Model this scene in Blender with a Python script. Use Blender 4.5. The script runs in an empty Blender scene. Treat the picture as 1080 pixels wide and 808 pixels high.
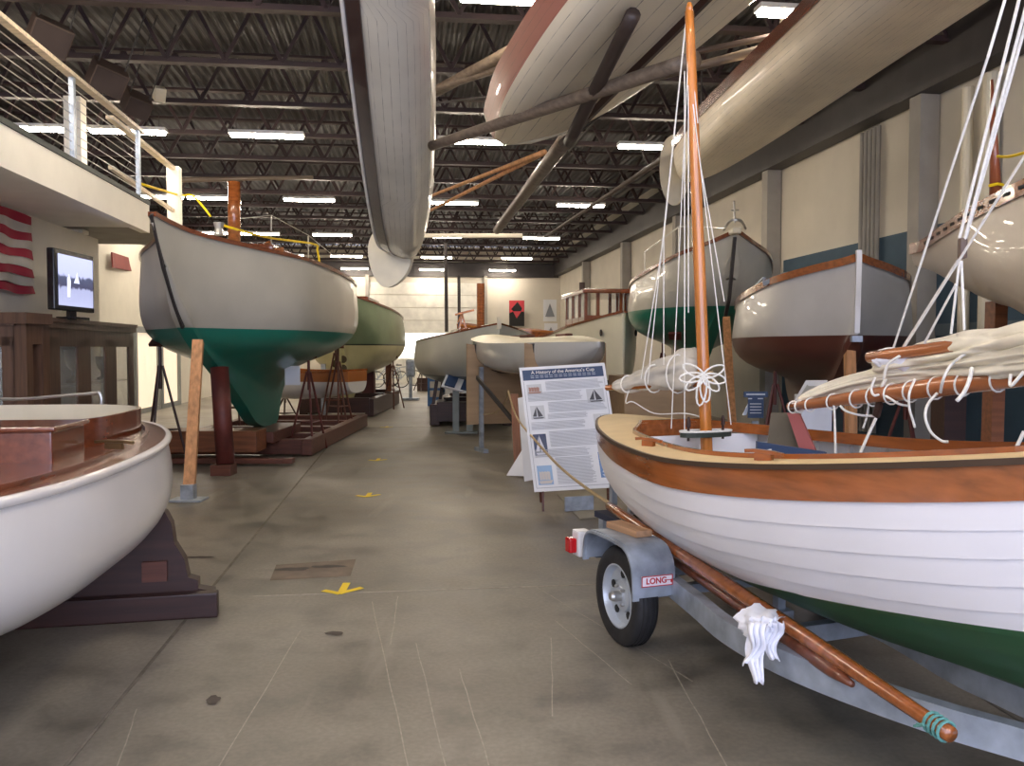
import bpy, bmesh, math, random
from mathutils import Vector, Matrix, Euler
random.seed(7)
SC = bpy.context.scene
COL = SC.collection
PI = math.pi
F = 900.0; PITCH = math.atan2(36, 900); YAW = math.atan2(110, 900)
EYE = 1.6
def at(px, py, D):
    """a point D metres down the view, from where it is seen"""
    X = (px-540)/F; U = (404-py)/F
    v = Vector((X, math.cos(PITCH)+U*math.sin(PITCH), -math.sin(PITCH)+U*math.cos(PITCH)))
    v *= D/v.y
    return Vector((v.x, v.y, EYE+v.z))
HR = Vector((math.cos(YAW), math.sin(YAW), 0)); HF = Vector((-math.sin(YAW), math.cos(YAW), 0))
def hall(X, Y, z=0):            # hall coordinates: X across, Y down the hall
    p = HR*X + HF*Y; return Vector((p.x, p.y, z))
# ------------------------------------------------------------------ materials
MATS = {}
def newmat(name):
    m = bpy.data.materials.new(name); m.use_nodes = True
    nt = m.node_tree; return m, nt, nt.nodes['Principled BSDF']
def noise(nt, scale, detail=4, coord='Object', vec=None, sc=None):
    tc = nt.nodes.new('ShaderNodeTexCoord'); n = nt.nodes.new('ShaderNodeTexNoise')
    n.inputs['Scale'].default_value = scale; n.inputs['Detail'].default_value = detail
    if sc:
        mp = nt.nodes.new('ShaderNodeMapping'); mp.inputs['Scale'].default_value = sc
        nt.links.new(tc.outputs[coord], mp.inputs[0]); nt.links.new(mp.outputs[0], n.inputs['Vector'])
    else: nt.links.new(tc.outputs[coord], n.inputs['Vector'])
    return n
def ramp(nt, src, stops):
    r = nt.nodes.new('ShaderNodeValToRGB'); e = r.color_ramp.elements
    while len(e) > 1: e.remove(e[-1])
    e[0].position = stops[0][0]; e[0].color = (*stops[0][1], 1)
    for p, c in stops[1:]:
        k = e.new(p); k.color = (*c, 1)
    nt.links.new(src, r.inputs[0]); return r
def bump(nt, b, src, strength=.2, dist=.01):
    n = nt.nodes.new('ShaderNodeBump'); n.inputs['Strength'].default_value = strength; n.inputs['Distance'].default_value = dist
    nt.links.new(src, n.inputs['Height']); nt.links.new(n.outputs[0], b.inputs['Normal'])
def plain(name, col, rough=.5, metal=0, var=.12, scale=3, spec=.5, coat=0, bmp=0, sc=None):
    if name in MATS: return MATS[name]
    m, nt, b = newmat(name)
    n = noise(nt, scale, 5, sc=sc)
    lo = tuple(c*(1-var) for c in col); hi = tuple(min(1, c*(1+var)) for c in col)
    r = ramp(nt, n.outputs[0], [(.3, lo), (.7, hi)]); nt.links.new(r.outputs[0], b.inputs['Base Color'])
    b.inputs['Roughness'].default_value = rough; b.inputs['Metallic'].default_value = metal
    b.inputs['Specular IOR Level'].default_value = spec; b.inputs['Coat Weight'].default_value = coat
    b.inputs['Coat Roughness'].default_value = .08
    if bmp: bump(nt, b, n.outputs[0], bmp)
    MATS[name] = m; return m
def wood(name, col, rough=.3, coat=.5, axis='X', scale=6, var=.3):
    if name in MATS: return MATS[name]
    m, nt, b = newmat(name)
    s = {'X': (.6, 9, 9), 'Y': (9, .6, 9), 'Z': (9, 9, .6)}[axis]
    n = noise(nt, scale*.5, 6, sc=s)
    lo = tuple(c*(1-var) for c in col); hi = tuple(min(1, c*(1+var)) for c in col)
    r = ramp(nt, n.outputs[0], [(.3, lo), (.5, col), (.72, hi)]); nt.links.new(r.outputs[0], b.inputs['Base Color'])
    b.inputs['Roughness'].default_value = rough; b.inputs['Coat Weight'].default_value = coat; b.inputs['Coat Roughness'].default_value = .1
    bump(nt, b, n.outputs[0], .05)
    MATS[name] = m; return m
def twotone(name, top, bottom, z0, slope=0, rough=.3, seams=0, wear=.05, coat=.2, band=None):
    """paint above and below a painted line; seams: plank lines across UV v"""
    m, nt, b = newmat(name); L = nt.links.new
    tc = nt.nodes.new('ShaderNodeTexCoord'); sx = nt.nodes.new('ShaderNodeSeparateXYZ'); L(tc.outputs['Object'], sx.inputs[0])
    mu = nt.nodes.new('ShaderNodeMath'); mu.operation = 'MULTIPLY_ADD'; L(sx.outputs['X'], mu.inputs[0]); mu.inputs[1].default_value = -slope; L(sx.outputs['Z'], mu.inputs[2])
    gt = nt.nodes.new('ShaderNodeMath'); gt.operation = 'GREATER_THAN'; L(mu.outputs[0], gt.inputs[0]); gt.inputs[1].default_value = z0
    mx = nt.nodes.new('ShaderNodeMix'); mx.data_type = 'RGBA'; L(gt.outputs[0], mx.inputs['Factor'])
    n = noise(nt, 1.7, 6)
    def two(c):
        return ramp(nt, n.outputs[0], [(.3, tuple(v*(1-wear*1.5) for v in c)), (.7, tuple(min(1, v*(1+wear)) for v in c))]).outputs[0]
    L(two(bottom), mx.inputs['A']); L(two(top), mx.inputs['B'])
    out = mx.outputs['Result']
    if band:
        w, bc = band
        g2 = nt.nodes.new('ShaderNodeMath'); g2.operation = 'COMPARE'; L(mu.outputs[0], g2.inputs[0]); g2.inputs[1].default_value = z0; g2.inputs[2].default_value = w
        m3 = nt.nodes.new('ShaderNodeMix'); m3.data_type = 'RGBA'; L(g2.outputs[0], m3.inputs['Factor']); L(out, m3.inputs['A']); m3.inputs['B'].default_value = (*bc, 1); out = m3.outputs['Result']
    if seams:
        uv = nt.nodes.new('ShaderNodeSeparateXYZ'); L(tc.outputs['UV'], uv.inputs[0])
        a = nt.nodes.new('ShaderNodeMath'); a.operation = 'MULTIPLY'; L(uv.outputs['Y'], a.inputs[0]); a.inputs[1].default_value = seams
        f = nt.nodes.new('ShaderNodeMath'); f.operation = 'FRACT'; L(a.outputs[0], f.inputs[0])
        g = nt.nodes.new('ShaderNodeMath'); g.operation = 'LESS_THAN'; L(f.outputs[0], g.inputs[0]); g.inputs[1].default_value = .05
        n2 = noise(nt, 7, 4); r2 = ramp(nt, n2.outputs[0], [(.38, (.15,)*3), (.6, (.75,)*3)])
        g2 = nt.nodes.new('ShaderNodeMath'); g2.operation = 'MULTIPLY'; L(g.outputs[0], g2.inputs[0]); L(r2.outputs[0], g2.inputs[1])
        m2 = nt.nodes.new('ShaderNodeMix'); m2.data_type = 'RGBA'; L(g2.outputs[0], m2.inputs['Factor']); L(out, m2.inputs['A']); m2.inputs['B'].default_value = (.09, .07, .05, 1)
        out = m2.outputs['Result']
    L(out, b.inputs['Base Color']); b.inputs['Roughness'].default_value = rough; b.inputs['Coat Weight'].default_value = coat
    return m
def emit(name, col, s):
    m, nt, b = newmat(name); b.inputs['Base Color'].default_value = (*col, 1)
    b.inputs['Emission Color'].default_value = (*col, 1); b.inputs['Emission Strength'].default_value = s; return m
def glassmat(name, col=(.9, .95, .95), alpha=.25):
    m, nt, b = newmat(name); b.inputs['Base Color'].default_value = (*col, 1); b.inputs['Roughness'].default_value = .03
    b.inputs['Alpha'].default_value = alpha; return m
# ------------------------------------------------------------------ objects
MW = {}
def link(o, parent=None, world=False):
    COL.objects.link(o)
    MW[o.name] = Matrix.Identity(4)
    if parent is not None:
        o.parent = parent
        if world: o.matrix_parent_inverse = MW[parent.name].inverted()
        else: MW[o.name] = MW[parent.name].copy()
    return o
def obj(name, bm, m, parent=None, world=False, smooth=False, sharp=None):
    me = bpy.data.meshes.new(name)
    if smooth:
        for f in bm.faces: f.smooth = True
    bmesh.ops.recalc_face_normals(bm, faces=bm.faces) if smooth != 'keep' else None
    if sharp:
        for e in bm.edges:
            if len(e.link_faces) == 2 and e.calc_face_angle(0) > sharp: e.smooth = False
    bm.to_mesh(me); bm.free()
    for k in (m if isinstance(m, (list, tuple)) else [m]): me.materials.append(k)
    return link(bpy.data.objects.new(name, me), parent, world)
def thing(name, label, cat, loc=(0, 0, 0), rot=0, group=None):
    o = bpy.data.objects.new(name, None); COL.objects.link(o); o.empty_display_size = .2
    o.location = loc; e = rot if isinstance(rot, (tuple, list)) else (0, 0, rot); o.rotation_euler = e
    MW[o.name] = Matrix.Translation(Vector(loc)) @ Euler(e).to_matrix().to_4x4()
    return tag(o, label, cat, group)
def tag(o, label, cat, group=None, kind=None):
    o['label'] = label; o['category'] = cat
    if group: o['group'] = group
    if kind: o['kind'] = kind
    return o
def rebase(o):
    """put a single mesh thing's origin at its base"""
    vs = [v.co for v in o.data.vertices]
    c = Vector(((min(v.x for v in vs)+max(v.x for v in vs))/2, (min(v.y for v in vs)+max(v.y for v in vs))/2, min(v.z for v in vs)))
    o.data.transform(Matrix.Translation(-c)); o.location = c; MW[o.name] = Matrix.Translation(c); return o
def struct(name, bm, m, smooth=False):
    o = obj(name, bm, m, smooth=smooth); o['kind'] = 'structure'; return o
def dup(root, loc, rot=None, label=None, group=None):
    r = root.copy(); COL.objects.link(r); r.location = loc
    if rot is not None: r.rotation_euler = rot if isinstance(rot, (tuple, list)) else (0, 0, rot)
    if label: r['label'] = label
    if group: r['group'] = group
    for ch in root.children:
        c = ch.copy(); COL.objects.link(c); c.parent = r
        for g in ch.children:
            d = g.copy(); COL.objects.link(d); d.parent = c
    return r
# ------------------------------------------------------------------ shapes
def B(): return bmesh.new()
def box(bm, c, s, M=None, bev=0, mi=0):
    vs = []
    for i in (-.5, .5):
        for j in (-.5, .5):
            for k in (-.5, .5): vs.append(Vector((i*s[0], j*s[1], k*s[2])))
    vs = [(M @ v if M is not None else v) + Vector(c) for v in vs]
    v = [bm.verts.new(p) for p in vs]
    fs = [bm.faces.new([v[a] for a in q]) for q in ((0,1,3,2),(4,6,7,5),(0,4,5,1),(2,3,7,6),(0,2,6,4),(1,5,7,3))]
    for f in fs: f.material_index = mi
    if bev:
        es = set(e for f in fs for e in f.edges)
        bmesh.ops.bevel(bm, geom=list(es), offset=bev, segments=2, profile=.6, affect='EDGES')
    return bm
def boxr(c, s, rz=0, bev=0): return box(B(), c, s, Matrix.Rotation(rz, 3, 'Z'), bev)
def hullpoly(bm, pts, ext):
    """polygon pts extruded by vector ext"""
    a = [bm.verts.new(Vector(p)) for p in pts]; b = [bm.verts.new(Vector(p)+Vector(ext)) for p in pts]
    n = len(a); bm.faces.new(a); bm.faces.new(b[::-1])
    for i in range(n): bm.faces.new((a[i], b[i], b[(i+1) % n], a[(i+1) % n]))
    return bm
def frames(pts, closed=False):
    n = len(pts); T = []
    for i in range(n):
        a = pts[(i-1) % n] if (closed or i) else pts[0]; b = pts[(i+1) % n] if (closed or i < n-1) else pts[-1]
        t = (b-a); T.append(t.normalized() if t.length > 1e-9 else Vector((0, 0, 1)))
    return T
def sweep(bm, pts, prof, up=None, closed=False, scale=None):
    """profile (list of (a,b)) swept on pts; a along side vector, b along up"""
    pts = [Vector(p) for p in pts]; T = frames(pts, closed); rings = []
    ref = None
    for i, p in enumerate(pts):
        t = T[i]
        if up is not None: u = Vector(up)
        else:
            if ref is None: ref = Vector((0, 0, 1)) if abs(t.z) < .9 else Vector((1, 0, 0))
            u = ref
        s = t.cross(u)
        if s.length < 1e-6: s = t.cross(Vector((1, 0, 0)))
        s.normalize(); u = s.cross(t).normalized(); ref = u
        k = scale(i/(len(pts)-1)) if scale else 1
        rings.append([bm.verts.new(p + s*a*k + u*b*k) for a, b in prof])
    m = len(prof); n = len(rings)
    for i in range(n if closed else n-1):
        A, C = rings[i], rings[(i+1) % n]
        for j in range(m): bm.faces.new((A[j], A[(j+1) % m], C[(j+1) % m], C[j]))
    if not closed:
        bm.faces.new(rings[0][::-1]); bm.faces.new(rings[-1])
    return bm
def circ(r, n=8): return [(r*math.cos(2*PI*k/n), r*math.sin(2*PI*k/n)) for k in range(n)]
def rect(w, h): return [(-w/2, -h/2), (w/2, -h/2), (w/2, h/2), (-w/2, h/2)]
def tube(bm, pts, r, n=8, closed=False, scale=None): return sweep(bm, pts, circ(r, n), closed=closed, scale=scale)
def cr(P, n=8, closed=False):
    """Catmull-Rom through P (tuples of any length)"""
    P = [tuple(p) for p in P]; out = []; N = len(P)
    for i in range(N if closed else N-1):
        if closed: a, b, c, d = P[(i-1) % N], P[i], P[(i+1) % N], P[(i+2) % N]
        else: a, b, c, d = P[max(i-1, 0)], P[i], P[i+1], P[min(i+2, N-1)]
        for k in range(n):
            t = k/n
            out.append(tuple(.5*((2*q)+(-p+r)*t+(2*p-5*q+4*r-s)*t*t+(-p+3*q-3*r+s)*t**3) for p, q, r, s in zip(a, b, c, d)))
    if not closed: out.append(P[-1])
    return out
def crv(P, n=8, closed=False): return [Vector(p) for p in cr(P, n, closed)]
def bspl(P, m):
    """clamped cubic B-spline sampled at m+1 points"""
    P = [P[0], P[0]] + list(P) + [P[-1], P[-1]]; ns = len(P)-3; out = []
    for k in range(m+1):
        u = k/m*ns; i = min(int(u), ns-1); t = u-i
        w = ((1-t)**3/6, (3*t**3-6*t*t+4)/6, (-3*t**3+3*t*t+3*t+1)/6, t**3/6)
        out.append(tuple(sum(w[j]*P[i+j][c] for j in range(4)) for c in range(len(P[0]))))
    return out
def lathe(bm, prof, n=20, M=None, c=(0, 0, 0), cap=True):
    rings = []
    for r, z in prof:
        ring = []
        for k in range(n):
            v = Vector((r*math.cos(2*PI*k/n), r*math.sin(2*PI*k/n), z)); v = (M @ v if M is not None else v)+Vector(c); ring.append(bm.verts.new(v))
        rings.append(ring)
    for A, C in zip(rings, rings[1:]):
        for j in range(n): bm.faces.new((A[j], A[(j+1) % n], C[(j+1) % n], C[j]))
    if cap: bm.faces.new(rings[0][::-1]); bm.faces.new(rings[-1])
    return bm
# ------------------------------------------------------------------ boats (local x along the keel, y athwart, z height)
def section(b, zs, zb, zk, w, full, m):
    h = zs-zb; wg = min(w, b*.5)
    if zb-zk > .02:
        P = [(b, zs), (b*full[0], zs-.3*h), (b*full[1], zs-.62*h), (b*full[2], zs-.9*h), (max(b*.32, wg), zb-.1*(zb-zk)), (wg*1.1, zb-.35*(zb-zk)), (wg, zb-.7*(zb-zk)), (wg*.9, zk)]
    else:
        P = [(b, zs), (b*full[0], zs-.3*h), (b*full[1], zs-.66*h), (b*full[2], zs-.93*h), (b*.4, zb+.015*h), (0, zk)]
    return bspl(P, m)
def hull(tab, w=.06, nx=8, m=22, full=(1.02, .98, .72), rake=0, off=0, cap=True, vbow=False):
    rows = cr(tab, nx); bm = B(); uvl = bm.loops.layers.uv.new('UVMap')
    x0, x1 = tab[0][0], tab[-1][0]; grid = []; bm_ = max(r[1] for r in rows)
    for r in rows:
        x, b, zs, zb, zk = r; b = max(b-off, .004); zk = zk+off; zb = max(zb+off, zk); zs = max(zs, zb+.02)
        q = min(1, max(.0, b/(.8*bm_))) if vbow and (x-x0)/(x1-x0) < .5 else 1; fl = [a_+(c_-a_)*q for a_, c_ in zip((.88, .66, .36), full)]
        sec = section(b, zs, zb, zk, w, fl, m); k = ((x-x0)/(x1-x0))**10*rake
        grid.append([(x+k*(zs-z), y, z) for y, z in sec])
    n = len(grid)
    for s in (1, -1):
        V = [[bm.verts.new((x, y*s, z)) for x, y, z in g] for g in grid]
        for i in range(n-1):
            for j in range(m):
                q = (V[i][j], V[i+1][j], V[i+1][j+1], V[i][j+1]); uv = ((i, j), (i+1, j), (i+1, j+1), (i, j+1))
                if s < 0: q, uv = q[::-1], uv[::-1]
                f = bm.faces.new(q); f.smooth = True
                for l, (a, c) in zip(f.loops, uv): l[uvl].uv = (a/(n-1), c/m)
        if s == 1: VA = V
    for k, e in ((0, cap), (n-1, cap)):
        if not e: continue
        try: bm.faces.new([v for v in VA[k]] + [v for v in V[k][::-1]])
        except Exception: pass
    for i in range(n-1):          # bottom of a fin
        if grid[i][m][1] > .001: bm.faces.new((VA[i][m], VA[i+1][m], V[i+1][m], V[i][m]))
    return bm, rows
def sheer(rows, side, dy=0, dz=0, x0=-1e9, x1=1e9):
    return [Vector((r[0], side*(max(r[1]+dy, 0)), r[2]+dz)) for r in rows if x0 <= r[0] <= x1]
def interp(rows, x, c):
    for a, b in zip(rows, rows[1:]):
        if a[0] <= x <= b[0]: t = (x-a[0])/max(b[0]-a[0], 1e-9); return a[c]+(b[c]-a[c])*t
    return rows[0][c] if x < rows[0][0] else rows[-1][c]
def deck(rows, opening=None, crown=.06, dz=0, dy=0, m=6):
    bm = B()
    for s in (1, -1):
        V = []
        for r in rows:
            b = max(r[1]+dy, .003); bi = min(opening(r[0]), b*.98) if opening else 0
            V.append([bm.verts.new((r[0], s*(b+(bi-b)*k/m), r[2]+dz+crown*(1-((b+(bi-b)*k/m)/b)**2)*min(1, b/.4))) for k in range(m+1)])
        for i in range(len(V)-1):
            for j in range(m):
                q = (V[i][j], V[i+1][j], V[i+1][j+1], V[i][j+1]); bm.faces.new(q[::-1] if s > 0 else q)
    return bm
def coaming(rows, opening, x0, x1, h, th=.02, crown=.06, dz=0, down=.04, n=40, top=None):
    """closed wall round a cockpit opening"""
    pts = []
    for k in range(n+1):
        x = x0+(x1-x0)*(.5-.5*math.cos(PI*k/n)); pts.append((x, opening(x)))
    loop = [(x, y) for x, y in pts] + [(x, -y) for x, y in pts[::-1] if True]
    P = []
    for x, y in loop:
        if P and (Vector((x, y))-Vector(P[-1][:2])).length < .004: continue
        b = max(interp(rows, x, 1), .01); z = interp(rows, x, 2)+dz+crown*(1-min(1, abs(y)/b)**2)
        P.append((x, y, z))
    if (Vector(P[0][:2])-Vector(P[-1][:2])).length < .004: P.pop()
    bm = B(); N = len(P); rings = []
    for i, (x, y, z) in enumerate(P):
        a = Vector(P[i-1][:2]); c = Vector(P[(i+1) % N][:2]); t = (c-a).normalized(); nn = Vector((t.y, -t.x))
        if nn.dot(Vector((x-(x0+x1)/2, y*3))) < 0: nn = -nn
        zt = top(x) if top else z+h
        rings.append([bm.verts.new((x+nn.x*o, y+nn.y*o, zz)) for o, zz in ((0, z-down), (th, z-down), (th, zt), (0, zt))])
    for i in range(N):
        A, C = rings[i], rings[(i+1) % N]
        for j in range(4): bm.faces.new((A[j], A[(j+1) % 4], C[(j+1) % 4], C[j]))
    return bm
def bundle(pts, ry, rz, seed=0, n=28, m=36, fold=.16):
    """a rolled sail: fat wrinkled roll along pts"""
    rnd = random.Random(seed); P = crv(pts, m//max(1, len(pts)-1)+1); N = len(P); T = frames(P); bm = B(); rings = []
    ph = [rnd.uniform(0, 6.28) for _ in range(8)]
    for i, p in enumerate(P):
        u = i/(N-1); t = T[i]; s = t.cross(Vector((0, 0, 1))).normalized(); up = s.cross(t); ring = []
        e = min(1, (u*9)**.5 if u < .11 else 1, ((1-u)*9)**.5 if u > .89 else 1)*.98+.02
        for k in range(n):
            a = 2*PI*k/n
            f = 1+fold*(.5*math.sin(2*a+ph[0]+2.5*u)+.45*math.sin(5*a+ph[1]-5*u)-.8*(1-abs(math.sin(3.5*a+ph[2]+2.2*u+.5*math.sin(9*u))))**5-.6*(1-abs(math.sin(2.5*a+ph[3]-1.5*u+.6*math.sin(6*u+ph[4]))))**4+.18*math.sin(9*a+ph[3]+4*math.sin(7*u+ph[4])))+.06*math.sin(19*u+ph[5]+a)*math.sin(7*u)
            f *= 1-.1*max(0, math.cos((u*ry[2] if len(ry) > 2 else 0)*2*PI))
            ring.append(bm.verts.new(p+s*math.cos(a)*(ry[0]+(ry[1]-ry[0])*u)*f*e+up*math.sin(a)*(rz[0]+(rz[1]-rz[0])*u)*f*e))
        rings.append(ring)
    for A, C in zip(rings, rings[1:]):
        for j in range(n): bm.faces.new((A[j], A[(j+1) % n], C[(j+1) % n], C[j]))
    bm.faces.new(rings[0][::-1]); bm.faces.new(rings[-1]); return bm
def textmesh(name, s, size, m, M, parent=None, world=False, ext=.001, align='CENTER', bold=0):
    cu = bpy.data.curves.new(name, 'FONT'); cu.body = s; cu.size = size; cu.extrude = ext; cu.align_x = align; cu.align_y = 'CENTER'; cu.offset = bold
    t = bpy.data.objects.new(name+'_tmp', cu); COL.objects.link(t)
    dg = bpy.context.evaluated_depsgraph_get(); me = bpy.data.meshes.new_from_object(t.evaluated_get(dg)); bpy.data.objects.remove(t)
    me.transform(M); me.materials.clear(); me.materials.append(m)
    o = bpy.data.objects.new(name, me); return link(o, parent, world)
# ================================================================== materials in use
def concrete():
    m, nt, b = newmat('concrete'); L = nt.links.new
    n1 = noise(nt, .55, 8); n2 = noise(nt, 3.2, 8); n3 = noise(nt, 40, 3)
    r1 = ramp(nt, n1.outputs[0], [(.3, (.150, .132, .105)), (.55, (.235, .212, .172)), (.75, (.335, .305, .255))])
    r2 = ramp(nt, n2.outputs[0], [(.32, (.62,)*3), (.5, (1,)*3), (.7, (1.18,)*3)])
    r3 = ramp(nt, n3.outputs[0], [(.35, (.88,)*3), (.7, (1.08,)*3)])
    a = nt.nodes.new('ShaderNodeMix'); a.data_type = 'RGBA'; a.blend_type = 'MULTIPLY'; a.inputs['Factor'].default_value = 1; L(r1.outputs[0], a.inputs['A']); L(r2.outputs[0], a.inputs['B'])
    c = nt.nodes.new('ShaderNodeMix'); c.data_type = 'RGBA'; c.blend_type = 'MULTIPLY'; c.inputs['Factor'].default_value = 1; L(a.outputs['Result'], c.inputs['A']); L(r3.outputs[0], c.inputs['B'])
    # scattered scuffs
    n4 = noise(nt, 1.1, 5, sc=(3, .35, 1)); r4 = ramp(nt, n4.outputs[0], [(.63, (0,)*3), (.70, (.45,)*3)])
    d = nt.nodes.new('ShaderNodeMix'); d.data_type = 'RGBA'; L(r4.outputs[0], d.inputs['Factor']); L(c.outputs['Result'], d.inputs['A']); d.inputs['B'].default_value = (.30, .27, .22, 1)
    L(d.outputs['Result'], b.inputs['Base Color'])
    rr = ramp(nt, n2.outputs[0], [(.3, (.34,)*3), (.7, (.55,)*3)]); L(rr.outputs[0], b.inputs['Roughness'])
    bump(nt, b, n2.outputs[0], .08); return m
M_conc = concrete()
M_wall = plain('block_wall', (.60, .56, .48), .85, var=.05, scale=1.5, bmp=.1)
M_blue = plain('blue_wall_paint', (.045, .085, .125), .8, var=.1)
M_white = plain('white_wall', (.74, .70, .60), .8, var=.03)
M_fascia = plain('fascia_paint', (.93, .90, .80), .7, var=.03)
M_deckmetal = plain('roof_deck', (.024, .019, .021), .55, var=.3, scale=2)
M_joist = plain('joist_red_oxide', (.028, .012, .012), .6, var=.3)
M_girder = plain('dark_steel', (.035, .03, .03), .5, var=.2)
M_pillar = plain('pillar_grey', (.30, .28, .25), .7, var=.1)
M_light = emit('tube_light', (1, .86, .70), 46)
M_fix = plain('fixture_white', (.7, .7, .68), .5)
M_galv = plain('galvanised', (.36, .41, .48), .42, .45, var=.28, scale=9)
M_steel = plain('steel', (.55, .55, .54), .3, .8, var=.1)
M_black = plain('black_rubber', (.018, .018, .02), .6, var=.3, scale=20)
M_varn = wood('varnished_mahogany', (.30, .090, .022), .2, .8)
M_varnY = wood('varnished_spruce', (.50, .175, .032), .22, .8, axis='Z')
M_mahog = wood('dark_mahogany', (.16, .042, .016), .25, .6)
M_cradle = wood('cradle_wood', (.038, .013, .009), .45, .1)
M_cradleR = wood('cradle_red_brown', (.11, .035, .02), .5, .1)
M_cradleO = wood('cradle_orange_brown', (.22, .075, .028), .5, .1)
M_prop = wood('pine_prop', (.50, .25, .11), .6, 0, axis='Z')
M_redpost = plain('red_oxide_post', (.11, .022, .017), .5, var=.25, scale=6)
M_whitepaint = plain('gloss_white', (.80, .79, .78), .22, coat=.4, var=.02)
M_cream = plain('cream_paint', (.64, .59, .46), .4, var=.05)
M_deckTan = plain('tan_canvas_deck', (.70, .54, .30), .55, var=.05, scale=8)
M_rope = plain('white_rope', (.80, .79, .74), .8, var=.08, scale=60)
M_ropeTan = plain('manila_rope', (.42, .31, .17), .8, var=.2, scale=60)
M_sail = plain('sail_canvas', (.80, .75, .62), .85, var=.1, scale=7, bmp=.25)
M_sailG = plain('grey_sail', (.50, .47, .41), .85, var=.15, scale=7, bmp=.25)
M_cloth = plain('white_cloth', (.85, .86, .92), .9, var=.05, scale=14, bmp=.3)
M_yellow = plain('yellow_tape', (.85, .62, .01), .6, var=.04)
M_plywood = wood('brown_board', (.34, .235, .14), .7, 0, scale=3, var=.12)
M_dark = plain('dark_gap', (.02, .02, .02), .8)
M_navy = plain('navy', (.03, .06, .14), .5)
M_paper = plain('paper', (.72, .74, .78), .5, var=.02)
M_ink = plain('ink', (.22, .24, .28), .7)
M_red = plain('red', (.55, .02, .03), .4)
M_glass = glassmat('case_glass', (.75, .8, .8), .18)
# ================================================================== the hall
XO = -15.0
XL, XR, YB, YF, ZC, ZJ = -6.6, 7.2, 40.0, -5.0, 6.35, 5.5
def hbox(bm, X0, X1, Y0, Y1, z0, z1, bev=0):
    return box(bm, hall((X0+X1)/2, (Y0+Y1)/2, (z0+z1)/2), (abs(X1-X0), abs(Y1-Y0), abs(z1-z0)), Matrix.Rotation(YAW, 3, 'Z'), bev)
struct('floor', hbox(B(), XO, XR+.3, YF, YB+.3, -.12, 0), M_conc)
bm = B()                                           # corrugated roof deck
N = 150; rib = []
for k in range(N*4+1):
    X = XO+(XR+.3-XO)*k/(N*4); z = ZC+(.045 if (k % 4) in (1, 2) else 0); rib.append((X, z))
V = [[bm.verts.new(hall(X, Y, z)) for X, z in rib] for Y in (YF, YB+.3)]
for j in range(len(rib)-1): bm.faces.new((V[0][j], V[1][j], V[1][j+1], V[0][j+1]))
struct('ceiling', bm, M_deckmetal)
struct('wall_right', hbox(B(), XR, XR+.3, YF, YB+.3, 0, ZC), M_wall)
struct('wall_back', hbox(B(), XO, XR, YB, YB+.3, 0, ZC), M_wall)
struct('wall_left', hbox(B(), XL-.3, XL, 14, YB, 0, 4.2), M_white)
struct('mezzanine_slab', hbox(B(), XO, XL, 14, YB, 4.2, 4.35), M_pillar)
struct('trim_1', hbox(B(), XR-.012, XR-.002, YF, 15.75, 0, 3.3), M_blue)      # painted dado on the right wall
bm = B()
for z in (1.78,): hbox(bm, XR-.03, XR-.014, YF, 12.2, z, z+.16)
struct('trim_2', bm, plain('grey_blue_band', (.12, .16, .19), .7))
bm = hbox(B(), XR-.35, XR-.02, YF, YB, 5.05, 5.9)
struct('ceiling_edge_beam', bm, M_girder)
for i, Y in enumerate((3.0, 6.9, 11.05, 16.0, 21.7, 27.2, 33.4)):
    struct('wall_pillar', hbox(B(), XR-.3, XR-.02, Y-.13, Y+.13, 0, 5.6), M_pillar)
# joists across the hall
def joist(Y):
    bm = B(); X0, X1 = XO+.1, XR-.36
    hbox(bm, X0, X1, Y-.07, Y+.07, ZJ, ZJ+.03); hbox(bm, X0, X1, Y-.012, Y+.012, ZJ+.03, ZJ+.09)
    hbox(bm, X0, X1, Y-.07, Y+.07, ZC-.07, ZC-.03)
    n = 28; dx = (X1-X0)/n
    for k in range(n):
        a = X0+k*dx; zb, zt = ZJ+.06, ZC-.05
        sweep(bm, [hall(a, Y, zb), hall(a+dx/2, Y, zt)], rect(.05, .05)); sweep(bm, [hall(a+dx/2, Y, zt), hall(a+dx, Y, zb)], rect(.05, .05))
    return bm
Y = 2.3
while Y < YB:
    struct('ceiling_joist', joist(Y), M_joist); Y += 2.0
bm = B()
for X in (-2.5+1.6, 2.6): hbox(bm, X-.02, X+.02, YF, YB, ZJ+.1, ZJ+.14)
for z in (ZJ+.2, ZC-.12): hbox(bm, 5.6, 5.72, YF, YB, z, z+.05)
struct('ceiling_bridging', bm, M_girder)
# ---- lights
def make_light():
    t = thing('ceiling_light', 'x', 'ceiling light', (0, 0, 0), 0)
    obj('housing', box(B(), (0, 0, .05), (1.24, .2, .06), bev=.012), M_fix, t)
    obj('tube', box(B(), (0, 0, 0), (1.19, .15, .05), bev=.02), M_light, t)
    bm = B()
    for x in (-.5, .5): tube(bm, [Vector((x, 0, .07)), Vector((x, 0, .30))], .006, 5)
    obj('hanger', bm, M_girder, t); return t
L0 = None; LZ = 5.2
rowY = [-2.5, 2.6, 8.9, 15.0, 21.3, 27.7, 34.0, 39.2]  # first two rows hang out of view, added to light the near hall
where = {8.9: 'in the nearest row overhead', 15.0: 'in the second row', 21.3: 'in the third row', 27.7: 'in the fourth row', 34.0: 'in the far row', 39.2: 'by the far end wall'}
cols = {-2.35: 'over the left boats', 1.15: 'mid hall', 4.35: 'over the right boats'}
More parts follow.
